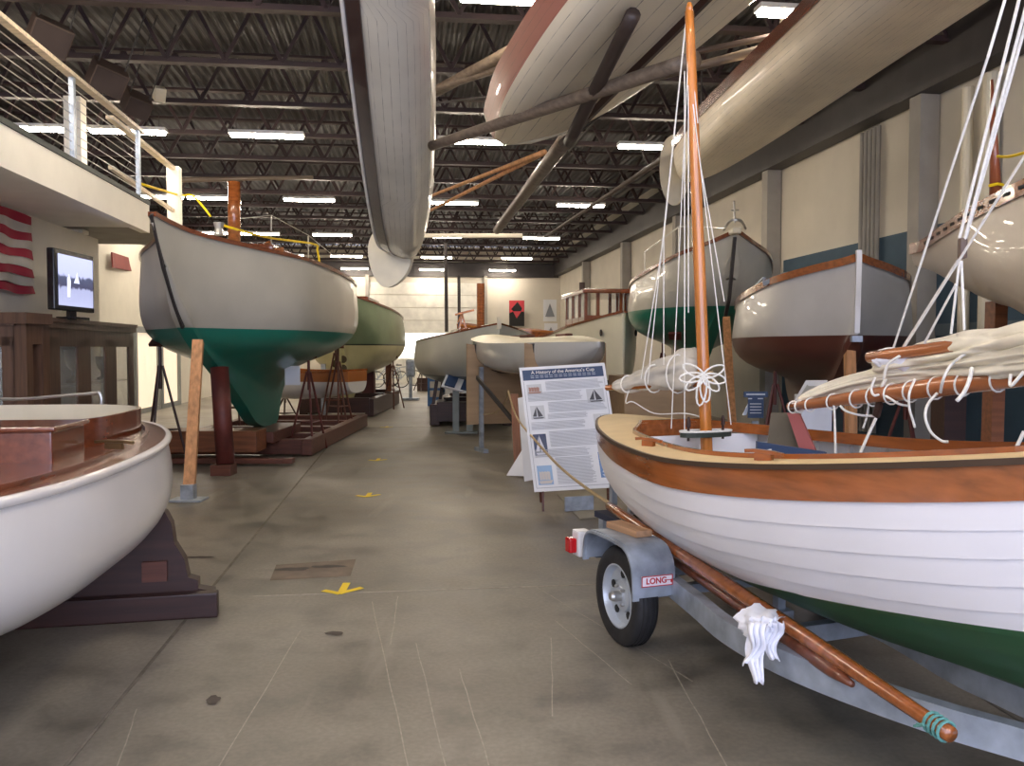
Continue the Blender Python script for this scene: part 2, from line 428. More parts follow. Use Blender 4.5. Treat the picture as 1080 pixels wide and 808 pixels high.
for Y in rowY:
    for X in (-2.35, 1.15, 4.35, -5.9, -4.6):
        if X < -4 and Y > 36: continue
        lab = 'lit fluorescent light %s, %s' % (cols.get(X, '%s of a pair above the balcony' % ('outer' if X < -5 else 'inner')), where.get(Y, 'unseen row added for light'))
        p = hall(X, Y, LZ if X > -4 else LZ)
        if L0 is None:
            L0 = make_light(); L0.location = p; L0.rotation_euler = (0, 0, YAW); L0['label'] = lab; L0['group'] = 'fluorescent ceiling lights'; o = L0
        else: dup(L0, p, YAW, lab, 'fluorescent ceiling lights')
p = at(495, 248.5, 16.5)                            # unlit long tube batten, seen pale
o = obj('light_batten', boxr(p, (2.05, .07, .08), 0, .02), M_cream); tag(rebase(o), 'long pale unlit batten hanging below the joists at mid hall', 'ceiling light')
# ---- garage door in the back wall
g = thing('roller_door', 'large white sectional garage door in the back wall, daylight through it', 'garage door', hall(-.0, YB-.05, 0), YAW)
dx0, dx1, zt = -1.75, 3.55, 4.7
g2 = emit('daylit_panel', (1, .98, .93), 1.3)
for k in range(8):
    z0, z1 = k*zt/8, (k+1)*zt/8-.03
    obj('door_panel', hbox(B(), dx0, dx1, YB-.10, YB-.04, z0+.0, z1), g2 if k in (3, 2) else plain('door_white', (.78, .77, .70), .6), g, True)
bm = B()
for X in (dx0-.08, dx1+.08): hbox(bm, X-.08, X+.08, YB-.2, YB-.02, 0, 5.0)
obj('door_frame', bm, M_pillar, g, True)
struct('trim_3', hbox(B(), -6.0, 7.1, YB-.12, YB-.02, 4.95, 5.6), M_girder)
# ---- balcony side building
FX = -3.62
bm = B(); hbox(bm, FX-.12, FX, YF, 12.7, 3.24, 3.63); struct('trim_4', bm, M_fascia)
bm = hbox(B(), FX-3.2, FX-.12, YF, 12.6, 3.30, 3.45); struct('ceiling_under_balcony', bm, M_fascia)
struct('trim_5', hbox(B(), FX-.16, FX+.012, YF, 12.72, 3.632, 3.69), plain('curb_dark', (.03, .04, .035), .6))
struct('balcony_slab', hbox(B(), FX-3.2, FX-.16, YF, 16.0, 3.46, 3.60), M_pillar)
struct('wall_tv_side', hbox(B(), -5.3, -4.76, YF, 14.0, 0, 3.30), M_white)
struct('wall_left_upper', hbox(B(), XO-.2, XO, YF, YB, 0, ZC), plain('far_grey_wall', (.12, .11, .11), .8))
struct('wall_left_return', hbox(B(), XL-1.5, -5.3, 13.8, 14.0, 0, 3.28), M_white)
# rail with cables
r = thing('balcony_railing', 'wooden handrail on grey posts with steel cables along the balcony edge', 'railing', hall(FX-.06, 0, 3.69), YAW)
RX = FX-.05
zr = 4.62
sweepP = [hall(RX, y, zr) for y in (-4, 12.6)]
obj('handrail', sweep(B(), sweepP, rect(.09, .045)), wood('oak_rail', (.60, .50, .36), .5, .1), r, True)
for y in (-3.9, -1.6, .7, 3.0, 5.4, 7.75, 10.08, 12.4):
    obj('post', hbox(B(), RX-.025, RX+.025, y-.035, y+.035, 3.69, zr-.02), M_galv, r, True)
for k in range(8):
    z = 3.79+k*.1; obj('cable', tube(B(), [hall(RX, -4, z), hall(RX, 12.4, z)], .006, 5), M_steel, r, True)
r = thing('stair_railing', 'short pale handrail with white end post beyond the cable railing', 'railing', hall(-3.97, 14, 3.5), YAW)
obj('handrail', sweep(B(), [hall(-3.97, 12.2, 4.72), hall(-3.97, 15.6, 4.68)], rect(.1, .05)), MATS['oak_rail'], r, True)
obj('lower_rail', sweep(B(), [hall(-3.97, 12.2, 4.05), hall(-3.97, 15.6, 3.95)], rect(.06, .05)), MATS['oak_rail'], r, True)
obj('end_post', hbox(B(), -4.07, -3.87, 15.3, 15.5, 3.4, 4.72), M_fascia, r, True)
o = obj('column', hbox(B(), -5.25, -5.0, 14.05, 14.3, 3.4, 5.5), M_fascia); o['kind'] = 'structure'; o.name = 'wall_column'
yb = thing('barrier_tape', 'yellow plastic tape tied across the far balcony opening', 'barrier tape', hall(-4.2, 12, 4.3), 0)
obj('tape', tube(B(), crv([at(146, 193, 12.6), at(165, 199, 13), at(190, 206, 15), at(204, 207, 15.4), at(222, 228, 15)], 6), .02, 5), M_yellow, yb, True)
# speakers / duct boxes hanging under the roof on the left
for (px, py, D, w, tilt, lab) in ((52, 38, 10.5, .44, .5, 'brown loudspeaker box hanging nearest the balcony rail'), (113, 82, 11.5, .42, .6, 'largest brown loudspeaker box hanging behind the handrail'), (144, 110, 12.5, .34, .6, 'lower brown loudspeaker box beside the pale lamp')):
    t = thing('hanging_speaker', lab, 'speaker', at(px, py, D), (tilt, .25, YAW+.6), 'loudspeakers under the roof')
    obj('cabinet', box(B(), (0, 0, 0), (w, .4, w*.8), bev=.01), plain('speaker_brown', (.085, .055, .04), .7), t)
    obj('grille', box(B(), (0, -.21, 0), (w*.92, .02, w*.72)), plain('speaker_grille', (.05, .035, .03), .9), t)
    bm = B()
    for s in (-1, 1): tube(bm, [Vector((s*w*.4, 0, w*.38)), Vector((s*w*.4, .3, w*.38+1.1))], .01, 5)
    obj('hanger', bm, M_girder, t)
o = obj('spot_lamp', box(B(), at(168, 99, 13), (.16, .2, .2), Matrix.Rotation(.6, 3, 'Z') @ Matrix.Rotation(.5, 3, 'X'), .02), M_cream); tag(rebase(o), 'small pale square lamp hanging beyond the loudspeakers', 'lamp')
# ---- storefront windows on the left wall
fr = plain('grey_frame', (.22, .23, .22), .5); M_lit = emit('lit_office', (1, .86, .66), .28)
for i, (y0, y1) in enumerate(((19.3, 21.4), (21.5, 23.6), (23.7, 25.6))):
    w = thing('window_%d' % (i+1), None or 'x', 'window', hall(XL+.05, (y0+y1)/2, 0), YAW); del w['label']; del w['category']; w['kind'] = 'structure'
    bm = B()
    for y in (y0+.08, y1-.08): hbox(bm, XL, XL+.1, y-.09, y+.09, 0, 2.15)
    hbox(bm, XL, XL+.1, y0, y1, 2.0, 2.15); hbox(bm, XL, XL+.1, y0, y1, 0, .12)
    obj('window_frame', bm, fr, w, True)
    obj('pane', hbox(B(), XL+.02, XL+.04, y0+.17, y1-.17, .12, 2.0), M_lit if i else plain('door_white2', (.75, .72, .62), .5), w, True)
# ---- right wall conduits and pipes
t = thing('conduit_bundle', 'five grey electrical conduits running down the block wall', 'pipes', hall(XR-.1, 12.6, 0), YAW)
for k in range(5): obj('conduit', tube(B(), [hall(XR-.07, 12.35+k*.12, .3), hall(XR-.07, 12.35+k*.12, 5.0)], .035, 8), M_pillar, t, True)
t = thing('drain_pipe', 'white drain pipe with elbow low on the blue wall', 'pipe', hall(XR-.2, 9.9, 0), YAW)
obj('pipe', tube(B(), [hall(XR-.15, 10.15, 4.9), hall(XR-.15, 10.15, 1.5), hall(XR-.22, 10.1, 1.35), hall(XR-.3, 10.0, 1.38)], .07, 12), M_cream, t, True)
obj('upright', tube(B(), [hall(XR-.12, 9.75, 4.95), hall(XR-.12, 9.75, 1.3)], .1, 12), M_cream, t, True)
# ================================================================== floor marks
M_seam = plain('seam', (.17, .15, .12), .9, var=.3, scale=10); M_seamL = plain('pale_scuff', (.36, .325, .27), .8, var=.2, scale=30)
bm = hbox(B(), -1.318, -1.300, YF, YB, .0005, .0035); hbox(bm, 2.6, 2.613, YF, YB, .0005, .0035)
struct('floor_seam', bm, M_seam)
bm = hbox(B(), -1.0, 3.3, 5.62, 5.63, .0005, .003); hbox(bm, -4.0, 5, 17.5, 17.51, .0005, .003); struct('floor_seam', bm, M_seamL)
bm = B()
for X, Y0, Y1, dX in ((.02, 3.0, 5.4, -.25), (.16, 2.9, 4.6, -.12), (1.35, 3.9, 5.6, -.5), (.62, 3.6, 4.6, .16), (-.75, 2.9, 4.9, .14), (1.05, 3.9, 4.9, -.2), (1.9, 8.6, 9.8, -.2), (-.9, 8.8, 9.6, .3), (-.1, 4.6, 5.5, .03), (.3, 3.2, 4.2, -.05), (1.2, 3.0, 4.2, .12), (-1.1, 3.3, 3.9, -.1)):
    n = 7; w = .0028; P = [hall(X+dX*k/n+random.uniform(-.004, .004), Y0+(Y1-Y0)*k/n, .004) for k in range(n+1)]
    for a, b in zip(P, P[1:]):
        s = (b-a).cross(Vector((0, 0, 1))).normalized()*w; bm.faces.new([bm.verts.new(q) for q in (a-s, b-s, b+s, a+s)])
struct('floor_scuffs', bm, M_seamL)
bm = B()                                           # repaired patch
a = [at(285, 613, 5.35), at(371, 609, 5.35), at(373, 592, 5.9), at(297, 596, 5.9)]
pa = [Vector(((px-540)/F*D, D, .002)) for px, D in ((281, 5.35), (367, 5.42), (371, 6.42), (297, 6.25))]
pa = [(lambda D, px: Vector(((px-540)/F*D, D, 0)))(EYE*F/(py-368), px) for px, py in ((282, 615), (368, 610), (374, 592), (289, 598))]
bm.faces.new([bm.verts.new(q+Vector((0, 0, .0022))) for q in pa])
struct('floor_patch', bm, plain('patch', (.17, .13, .095), .7, var=.25, scale=6))
bm = B()
for px, py, w, d in ((305, 603, .12, .06), (345, 600, .11, .045), (350, 672, .07, .035), (220, 745, .035, .05), (210, 590, .1, .03)):
    D = EYE*F/(py-368); c = Vector(((px-540)/F*D, D, .0045)); P = []
    for k in range(14):
        q = 1+random.uniform(-.3, .3); P.append(bm.verts.new(c+Vector((w*math.cos(k*PI/7)*q, d*math.sin(k*PI/7)*q, 0))))
    bm.faces.new(P)
struct('floor_stains', bm, plain('stain', (.055, .04, .032), .6, var=.3, scale=12))
def arrow(Y, label, s=1):
    bm = B(); pts = []
    def quad(a, b, w):
        d = (Vector(b)-Vector(a)).normalized(); n = Vector((-d.y, d.x, 0))*w/2
        hullpoly(bm, [Vector(a)-n, Vector(b)-n, Vector(b)+n, Vector(a)+n], (0, 0, .002))
    quad((0, 0, 0), (.02, .24, 0), .05); quad((-.005, -.012, 0), (-.12, .075, 0), .045); quad((-.012, -.012, .0005), (.13, .11, .0005), .045)
    o = obj('floor_arrow', bm, M_yellow); o.location = hall(-.44, Y, .003); o.rotation_euler = (0, 0, YAW); tag(o, label, 'arrow marking', 'yellow tape arrows on the floor'); return o
arrow(5.62, 'largest yellow tape arrow on the concrete floor, beside the stained patch'); arrow(9.3, 'second nearest yellow tape arrow on the concrete floor')
arrow(12.3, 'small yellow tape arrow, third away down the aisle'); arrow(17.5, 'tiny yellow tape arrow, farthest down the aisle')
# ================================================================== trailer boat (hero)
UA = math.atan2(-.94, .34)
T0 = Vector((1.22, 4.8, 0))
bt = thing('lapstrake_sailboat', 'white lapstrake sailing boat with varnished top strake sitting on a galvanised trailer', 'boat', T0, UA)
#       x      b     zs    zk
ht = [(-1.44, .012, 1.125, 1.0), (-1.38, .10, 1.122, .82), (-1.22, .22, 1.115, .68), (-.95, .355, 1.105, .60), (-.57, .51, 1.10, .54), (0, .69, 1.095, .49), (.7, .82, 1.105, .47), (1.3, .80, 1.15, .46), (1.9, .71, 1.225, .47), (2.4, .56, 1.30, .49), (2.9, .34, 1.38, .63), (3.2, .16, 1.43, .85), (3.35, .015, 1.46, 1.2)]
tab = [(x, b, zs, zk, zk) for x, b, zs, zk in ht]
rows = cr(tab, 6)
M_lap = twotone('lap_white_green', (.80, .79, .82), (.022, .085, .035), .435, .145, .35, wear=.03)
planks = [(.0, .105)] + [(.105+k*.0746, .105+(k+1)*.0746) for k in range(12)]
def lapside(rng, off=0, lap=.009, s=1):
    bm = B(); full = (1.0, .86, .50)
    secs = []
    for r in rows:
        x, b, zs, zb, zk = r; b = max(b-off, .003); S = section(b, zs, zk+off, zk+off, 0, full, 60)
        L = [0]
        for a, c in zip(S, S[1:]): L.append(L[-1]+math.hypot(c[0]-a[0], c[1]-a[1]))
        secs.append((x, S, L, min(1, b/.25)))
    def pt(sec, t, o):
        x, S, L, k = sec; d = t*L[-1]; i = 0
        while i < len(L)-2 and L[i+1] < d: i += 1
        u = (d-L[i])/max(L[i+1]-L[i], 1e-9); y = S[i][0]+(S[i+1][0]-S[i][0])*u; z = S[i][1]+(S[i+1][1]-S[i][1])*u
        ty, tz = S[i+1][0]-S[i][0], S[i+1][1]-S[i][1]; q = math.hypot(ty, tz) or 1
        return (x, (y+(-tz/q)*o*k)*s if abs(t-1) > 1e-6 else 0, z+(ty/q)*o*k)
    for (t0, t1) in rng:
        pr = [(t0, 0), (t0+(t1-t0)*.33, lap*.33), (t0+(t1-t0)*.66, lap*.66), (t1, lap), (t1, -.002)]
        V = [[bm.verts.new(pt(sec, t, o)) for t, o in pr[:4]] for sec in secs]
        W = [[bm.verts.new(pt(sec, t, o)) for t, o in pr[3:]] for sec in secs]
        for i in range(len(secs)-1):
            for VV in (V, W):
                for j in range(len(VV[0])-1):
                    q = (VV[i][j], VV[i+1][j], VV[i+1][j+1], VV[i][j+1]); f = bm.faces.new(q if s > 0 else q[::-1]); f.smooth = True
    return bm
def merge(*bms):
    out = B(); 
    for b in bms:
        me = bpy.data.meshes.new('t'); b.to_mesh(me); b.free(); out.from_mesh(me); bpy.data.meshes.remove(me)
    return out
obj('hull', merge(lapside(planks[1:]), lapside(planks[1:], s=-1)), M_lap, bt, smooth='keep')
obj('sheer_strake', merge(lapside(planks[:1], lap=.014), lapside(planks[:1], lap=.014, s=-1)), M_varn, bt, smooth='keep')['label'] = 'varnished mahogany top strake'
rows2 = [(x, b, zs-.03, zk+.03, zk+.03) for x, b, zs, _, zk in rows[2:-2]]
bmI, _ = hull([(x, max(b-.03, .01), zs-.03, zk+.03, zk+.03) for x, b, zs, zk in ht[1:-1]], w=0, nx=6, full=(1.0, .86, .50), cap=False)
obj('inner_planking', bmI, plain('interior_white', (.74, .76, .80), .5, var=.03), bt, smooth=True)
def op(x):
    if x < -.66 or x > 2.45: return 0
    w = interp(rows, x, 1)
    return max(0, (w-.17)*min(1, .66+(x+.62)*1.0 if x < -.28 else 1)*min(1, max(0, (2.45-x)/.25)**.5))
rr = []
for k in range(121):
    x = -1.44+(3.35+1.44)*k/120; rr.append((x, interp(rows, x, 1), interp(rows, x, 2)))
obj('deck', deck(rr, op, .035, .004), M_deckTan, bt, smooth=True)
bm = coaming(rr, op, -.655, 2.44, .022, .018, .035, 0, .04, 60); obj('coaming', bm, M_varn, bt)
bm = B()
sweep(bm, [Vector((-.655, -.28, 1.085)), Vector((-.655, .28, 1.085))], rect(.03, .07)); obj('coaming_board', bm, M_varn, bt)
bm = B()
for s in (1, -1): sweep(bm, sheer(rr, s, .006, -.006), rect(.022, .02), up=(0, 0, 1))
obj('rubrail', bm, plain('dark_rail', (.06, .035, .02), .5), bt)
# interior: floor, stern bulkhead panel, thwarts
bm = B(); V = []
for k in range(20):
    x = -.8+3.0*k/19; b = interp(rows, x, 1)*.62; V.append((bm.verts.new((x, -b, .66)), bm.verts.new((x, b, .66))))
for a, b in zip(V, V[1:]): bm.faces.new((a[0], b[0], b[1], a[1]))
obj('floorboards', bm, plain('floor_grey', (.4, .41, .42), .6), bt)
obj('bulkhead', box(B(), (-.40, .02, .96), (.02, .92, .23)), plain('locker_white', (.78, .80, .86), .5, var=.02), bt)
for x, w in ((.95, .18), (1.9, .2)): obj('thwart', box(B(), (x, 0, .92), (w, interp(rows, x, 1)*1.86-.1, .025), bev=.005), M_varn, bt)
obj('side_bench', box(B(), (1.15, .50, .90), (1.5, .24, .03), bev=.005), MATS['locker_white'], bt)
for k in range(10):
    x = 0+k*.22; b = interp(rows, x, 1)-.075
    for s in (1, -1): obj('rib', box(B(), (x, s*b, .97), (.016, .02, .16)), plain('rib_white', (.66, .68, .72), .6), bt)
# mast, partner with pins
ms = -.227
mt = Vector((ms, 0, 0)); Mi = (Matrix.Translation(T0) @ Matrix.Rotation(UA, 4, 'Z')).inverted()
def LC(p): return Mi @ Vector(p)
mb = LC(at(746, 476, 5.0)); mp_ = LC(at(744.5, 455, 5.0)); mtop = LC(at(727, 12, 5.05))
d = (mtop-mp_).normalized(); mfoot = mp_-d*(mp_.z-.62)/d.z
obj('mizzen_mast', tube(B(), [mfoot+(mtop-mfoot)*k/20 for k in range(21)], .034, 16, scale=lambda u: 1.05 if u < .5 else 1.05-.5*(u-.5)), M_varnY, bt, smooth=True)
bm = B(); lathe(bm, [(.0, .0), (.02, .0), (.022, .02), (.012, .05), (0, .055)], 10, None, mtop); obj('mast_cap', bm, M_varnY, bt)
P = mp_.copy(); P.z = 1.085
pz = P
bm = B(); n = 24; R = []
for k in range(n):
    a = 2*PI*k/n; R.append((pz.x+.06*math.cos(a), pz.y+.17*math.copysign(abs(math.sin(a))**.8, math.sin(a)), pz.z))
hullpoly(bm, R, (0, 0, .03)); obj('mast_partner', bm, plain('partner_green', (.03, .04, .03), .5), bt)
bm = B(); tube(bm, [Vector(q)+Vector((0, 0, .034)) for q in R], .007, 6, closed=True); obj('partner_rope', bm, M_rope, bt)
for y in (-.13, .13):
    obj('belaying_pin', lathe(B(), [(.008, -.05), (.008, .03), (.014, .035), (.012, .07), (.006, .09), (0, .092)], 10, None, (pz.x-.02*(1 if y > 0 else -1), pz.y+y, pz.z+.03)), M_cradle, bt)
# rigging lines of the mizzen
def line(px0, py0, d0, px1, py1, d1, r=.005, name='halyard', m=None, sag=0):
    a, b = at(px0, py0, d0), at(px1, py1, d1); pts = [a.lerp(b, k/8)+Vector((0, 0, -sag*math.sin(PI*k/8))) for k in range(9)]
    return obj(name, tube(B(), pts, r, 6), m or M_rope, bt, True)
for q in ((726, 55, 5.03, 708, 452, 5.1), (722, 75, 5.03, 722, 455, 4.95), (726, 90, 5.03, 726, 330, 4.97), (731, 110, 5.0, 771, 448, 5.0), (731, 130, 5.02, 764, 318, 4.98), (724, 20, 5.05, 700, 250, 5.15), (723, 25, 5.05, 683, 405, 5.3), (700, 250, 5.15, 676, 400, 5.35), (700, 250, 5.15, 700, 385, 5.25), (724, 14, 5.05, 736, 130, 5.0)):
    line(*q, r=.004 if q[4] < 5 else .0032)
# coil of rope tied round the mizzen mast
c = LC(at(742, 397, 4.97)); bm = B()
bw = LC(at(743, 397, 5.0))
wr = B()
for k in range(5): tube(wr, [bw+Vector((.045*math.cos(a), .045*math.sin(a), (k-2)*.013)) for a in [i*PI/8 for i in range(16)]], .007, 6, closed=True)
obj('rope_lashing', wr, M_ropeTan, bt)
f = LC(at(742, 397, 4.9)); ex = (LC(at(760, 397, 4.9))-f).normalized(); ez = Vector((0, 0, 1)); bm = B()
for an, ln in ((.45, .13), (-.2, .13), (-.75, .12), (PI-.5, .135), (PI+.1, .14), (PI+.65, .125), (-1.7, .17), (-1.45, .15)):
    P = []
    for k in range(13):
        t = k/12*2*PI; u = (1-math.cos(t))/2*ln; w = math.sin(t)*.028
        P.append(f+ex*(math.cos(an)*u-math.sin(an)*w)+ez*(math.sin(an)*u+math.cos(an)*w)+Vector((0, 0, 0)))
    tube(bm, P[:-1], .0055, 6, closed=True)
obj('rope_coil', bm, M_rope, bt)
# furled mizzen: grey roll left of mast
obj('mizzen_sail', bundle([LC(at(646, 408, 5.6)), LC(at(668, 404, 5.5)), LC(at(692, 396, 5.35)), LC(at(716, 392, 5.2)), LC(at(742, 390, 5.08))], (.045, .09), (.045, .14), 3, m=60, n=40, fold=.34), M_sailG, bt, smooth=True)
obj('mizzen_boom', tube(B(), [LC(at(640, 409, 5.65)), LC(at(740, 405, 5.05))], .02, 8), M_varn, bt)
bm = B()
for px in (662, 690, 715):
    q = LC(at(px, 405-(px-662)*.2, 5.5-(px-662)*.006)); rz = .045+(px-662)*.001
    tube(bm, [q+Vector((.0, (.05+(px-662)*.0006)*math.cos(a), rz*1.2*math.sin(a))) for a in [i*PI/8 for i in range(16)]], .005, 5, closed=True)
tube(bm, [LC(p) for p in crv([at(663, 412, 5.5), at(660, 425, 5.5), at(668, 424, 5.5), at(690, 436, 5.4), at(722, 436, 5.15), at(740, 440, 5.0)], 5)], .004, 5)
obj('sail_ties', bm, M_rope, bt)
# main boom and sail at the right
def C_(s, a, z): return Vector((s, a, z))
boomP = [LC(at(833, 429, 4.3)), LC(at(880, 416, 4.05)), LC(at(950, 408, 3.7)), LC(at(1080, 396, 3.07))]
b0, b1 = boomP[0], boomP[3]; bd = (b1-b0)
boom = [b0+bd*k/14*1.45 for k in range(15)]
obj('main_boom', tube(B(), boom, .032, 14, scale=lambda u: .7+.6*min(1, u*2.2)), wood('boom_varnish', (.36, .12, .04), .25, .7), bt, smooth=True)
g0 = LC(at(917, 377, 3.78)); g1 = LC(at(1095, 352, 3.05)); gd = g1-g0
obj('gaff', tube(B(), [g0+gd*k/8*1.5 for k in range(9)], .026, 12), MATS['boom_varnish'], bt, smooth=True)
def bun(px, py, D): return LC(at(px, py, D))
obj('main_sail', bundle([bun(841, 421, 4.28), bun(880, 409, 4.1), bun(925, 398, 3.85), bun(975, 391, 3.6), bun(1030, 385, 3.3), bun(1090, 378, 3.02), bun(1190, 366, 2.6)], (.03, .13), (.03, .075), 11, n=64, m=70, fold=.42), M_sail, bt, smooth=True)
obj('sail_roll', bundle([bun(921, 388, 3.82), bun(950, 381, 3.68), bun(990, 376, 3.5), bun(1035, 371, 3.28), bun(1090, 365, 3.02), bun(1190, 350, 2.6)], (.05, .12), (.05, .085), 5, n=64, m=60, fold=.36), M_sail, bt, smooth=True)
obj('sail_head', bundle([bun(925, 384, 3.75), bun(932, 377, 3.72), bun(948, 378, 3.66), bun(962, 382, 3.6)], (.035, .04), (.045, .05), 8, n=20, m=18), M_cloth, bt, smooth=True)['label'] = 'bright white head of the sail'
# hoops and ties on the boom
for k, u in enumerate((.02, .06, .12, .24, .36, .44, .52, .60, .70, .80, .92)):
    bm = B()
    c = b0+bd*u; t = bd.normalized(); s = t.cross(ez).normalized(); rr_ = .029+.016*min(1, u*2.2)
    tube(bm, [c+Vector((0, 0, -.004))+s*math.cos(a)*rr_+ez*math.sin(a)*rr_ for a in [i*PI/7 for i in range(14)]], .004, 6, closed=True)
    obj('mast_hoop', bm, M_rope, bt)
def hang(pts, r=.0055, nm='sail_tie'):
    P = [LC(at(*p)) for p in pts]
    return obj(nm, tube(B(), crv(P, 5), r, 6), M_rope, bt, smooth=True)
hang([(886, 416, 4.0), (880, 420, 3.98), (880.5, 445, 3.97), (881, 470, 3.95), (881, 482, 3.95)], .006)
hang([(965, 400, 3.45), (959, 415, 3.42), (959, 430, 3.42), (963, 444, 3.42), (965, 451, 3.42)])
hang([(990, 413, 3.4), (979, 426, 3.38), (976, 440, 3.36), (982, 456, 3.34), (993, 465, 3.32), (1000, 466, 3.3)], .006)
hang([(1025, 388, 3.2), (1022, 402, 3.17), (1016, 415, 3.16), (1009, 423, 3.16)], .008)
hang([(923, 398, 3.7), (919, 410, 3.7), (922, 417, 3.68), (930, 416, 3.68), (938, 420, 3.62), (948, 426, 3.6), (957, 428, 3.6)])
hang([(886, 428, 3.9), (893, 434, 3.9), (908, 438, 3.88), (922, 439, 3.88)])
hang([(924, 441, 3.75), (917, 456, 3.75), (909, 474, 3.75), (904, 486, 3.75)], .007)
hang([(916, 426, 3.9), (914, 440, 3.9), (910, 452, 3.9)], .005)
hang([(1080, 455, 3.0), (1072, 472, 3.0), (1068, 478, 3.0)], .007)
hang([(1066, 395, 3.0), (1066, 407, 2.98), (1080, 392, 2.95)], .006)
for pts in ([(932, 400, 3.65), (936, 385, 3.63), (948, 376, 3.6), (960, 370, 3.6)], [(992, 414, 3.35), (995, 400, 3.3), (1003, 385, 3.3), (1020, 372, 3.25), (1050, 355, 3.2)]):
    hang(pts, .006, 'sail_gasket')
hang([(932, 424, 3.72), (930, 410, 3.7), (934, 400, 3.68)], .008, 'boom_strop')
obj('sheet_block', box(B(), LC(at(926, 432, 3.74)), (.03, .02, .07), Matrix.Rotation(.3, 3, 'Y'), .006), M_cradle, bt)
# main mast (beyond the frame) and its halyards
mm = Vector((2.3, 0, 0)); 
obj('main_mast', tube(B(), [Vector((2.33, 0, .55)), Vector((2.33, 0, 4.7))], .045, 14), M_varnY, bt, smooth=True)
mtp = (Matrix.Translation(T0) @ Matrix.Rotation(UA, 4, 'Z')) @ Vector((2.33, 0, 4.55))
blk = at(1015, 262, 3.3)
def rope(a, b, r=.006, nm='main_halyard'): return obj(nm, tube(B(), [a.lerp(b, k/4) for k in range(5)], r, 6), M_rope, bt, True)
rope(blk, mtp, .006); rope(blk+Vector((.012, 0, .04)), mtp+Vector((.05, 0, 0)), .006); rope(blk+Vector((-.012, 0, .04)), mtp+Vector((-.05, 0, 0)), .006)
rope(at(1012, 275, 3.3), at(1003, 352, 3.35), .005); rope(at(1014, 275, 3.3), at(1017, 348, 3.3), .005)
rope(at(1010, 275, 3.3), at(948, 373, 3.65), .005); rope(at(1008, 300, 3.3), at(975, 362, 3.5), .005)
rope(at(942, 368, 3.7), at(1042, 60, 2.9), .005, 'topping_lift'); rope(at(1042, 60, 2.9), mtp, .005, 'topping_lift')
obj('halyard_block', box(B(), blk, (.03, .03, .08), bev=.01), plain('block_brown', (.12, .08, .06), .5), bt, True)
rope(at(950, 372, 3.62), at(1090, 150, 2.9), .005, 'topping_lift')
# cleats on the side deck
def cleat(p, L=.11, m=None, rz=0, parent=None, nm='cleat'):
    bm = B(); R = Matrix.Rotation(rz, 3, 'Z')
    sweep(bm, [Vector(p)+R @ Vector((x*L, 0, z)) for x, z in ((-1, .03), (-.5, .035), (.5, .035), (1, .03))], rect(.018, .014)); box(bm, Vector(p)+Vector((0, 0, .012)), (L*.9, .02, .03), R)
    return obj(nm, bm, m or M_varn, parent)
def local(px, py, D): return LC(at(px, py, D))
for px, D in ((699, 4.33), (816, 3.35)):
    q = LC(at(px, 0, D)); x = q.x; y = -(interp(rows, x, 1)-.09); cleat((x, y, interp(rows, x, 2)+.012), .09, M_varn, .25, bt)
# cargo inside the boat
o = obj('rudder', hullpoly(B(), [Vector(p) for p in (at(813, 436, 4.55), at(836, 436, 4.5), at(860, 480, 4.4), at(862, 500, 4.4), at(805, 500, 4.5))], (.02, .045, 0)), [plain('rudder_brown', (.10, .085, .06), .7, var=.2), M_red])
tag(rebase(o), 'dark brown rudder blade standing inside the lapstrake boat', 'rudder')
o = obj('rudder_edge', hullpoly(B(), [Vector(p) for p in (at(830, 435.5, 4.44), at(843, 437, 4.44), at(863, 482, 4.34), at(846, 482, 4.34))], (.02, .04, 0)), plain('faded_red', (.30, .08, .08), .7, var=.1)); tag(rebase(o), 'faded red board leaning against the dark rudder in the boat', 'board')
o = obj('name_board', hullpoly(B(), [Vector(p) for p in (at(799, 466, 4.1), at(872, 477, 3.9), at(872, 492, 3.9), at(799, 492, 4.1))], (.0, .03, 0)), M_navy); tag(rebase(o), 'navy blue name board with white lettering lying in the boat', 'sign')
p = at(812, 477, 4.05); tx = textmesh('lettering', 'C  R  G', .075, M_whitepaint, Matrix.Translation(p+Vector((.09, -.02, -.015))) @ Matrix.Rotation(-.35, 4, 'Z') @ Matrix.Rotation(PI/2, 4, 'X'), None); bpy.context.view_layer.update()
tx.parent = o; tx.matrix_parent_inverse = Matrix.Translation(o.location).inverted()
# ================================================================== trailer
tr = thing('boat_trailer', 'galvanised single axle boat trailer with fenders under the lapstrake boat', 'trailer', T0, UA)
hw = .68; zf = .40
bp = [(-.95, -.46, zf), (-.2, -.46, zf), (.6, -.46, zf), (.95, -.47, zf-.0), (1.15, -.50+.03, zf), (1.6, -.40, zf), (2.4, -.24, zf-.02), (3.4, -.04, zf-.04)]
nb = [LC(at(686, 592, 4.7)), LC(at(700, 608, 4.5)), LC(at(735, 640, 4.05)), LC(at(765, 664, 3.72)), LC(at(812, 690, 3.42)), LC(at(880, 717, 3.15)), LC(at(990, 755, 2.85)), LC(at(1080, 778, 2.68))]
for k, v in enumerate(nb): v.z = .385-.006*k
nb = [Vector((-.62, nb[0].y-.02, .39)), Vector((-.4, nb[0].y-.01, .39))]+nb
d = nb[-1]-nb[-2]; nb.append(nb[-1]+d*3.0)
chan = [(-.03, -.055), (.03, -.055), (.03, -.045), (-.02, -.045), (-.02, .045), (.03, .045), (.03, .055), (-.03, .055)]
beamP = crv(nb, 5)
obj('side_beam', sweep(B(), beamP, rect(.055, .105), up=(0, 0, 1)), M_galv, tr)
fb = [LC(at(820, 600, 4.45)), LC(at(860, 625, 4.2)), LC(at(945, 668, 3.6)), LC(at(1010, 705, 3.2)), LC(at(1080, 738, 2.92))]
for v in fb: v.z = .385
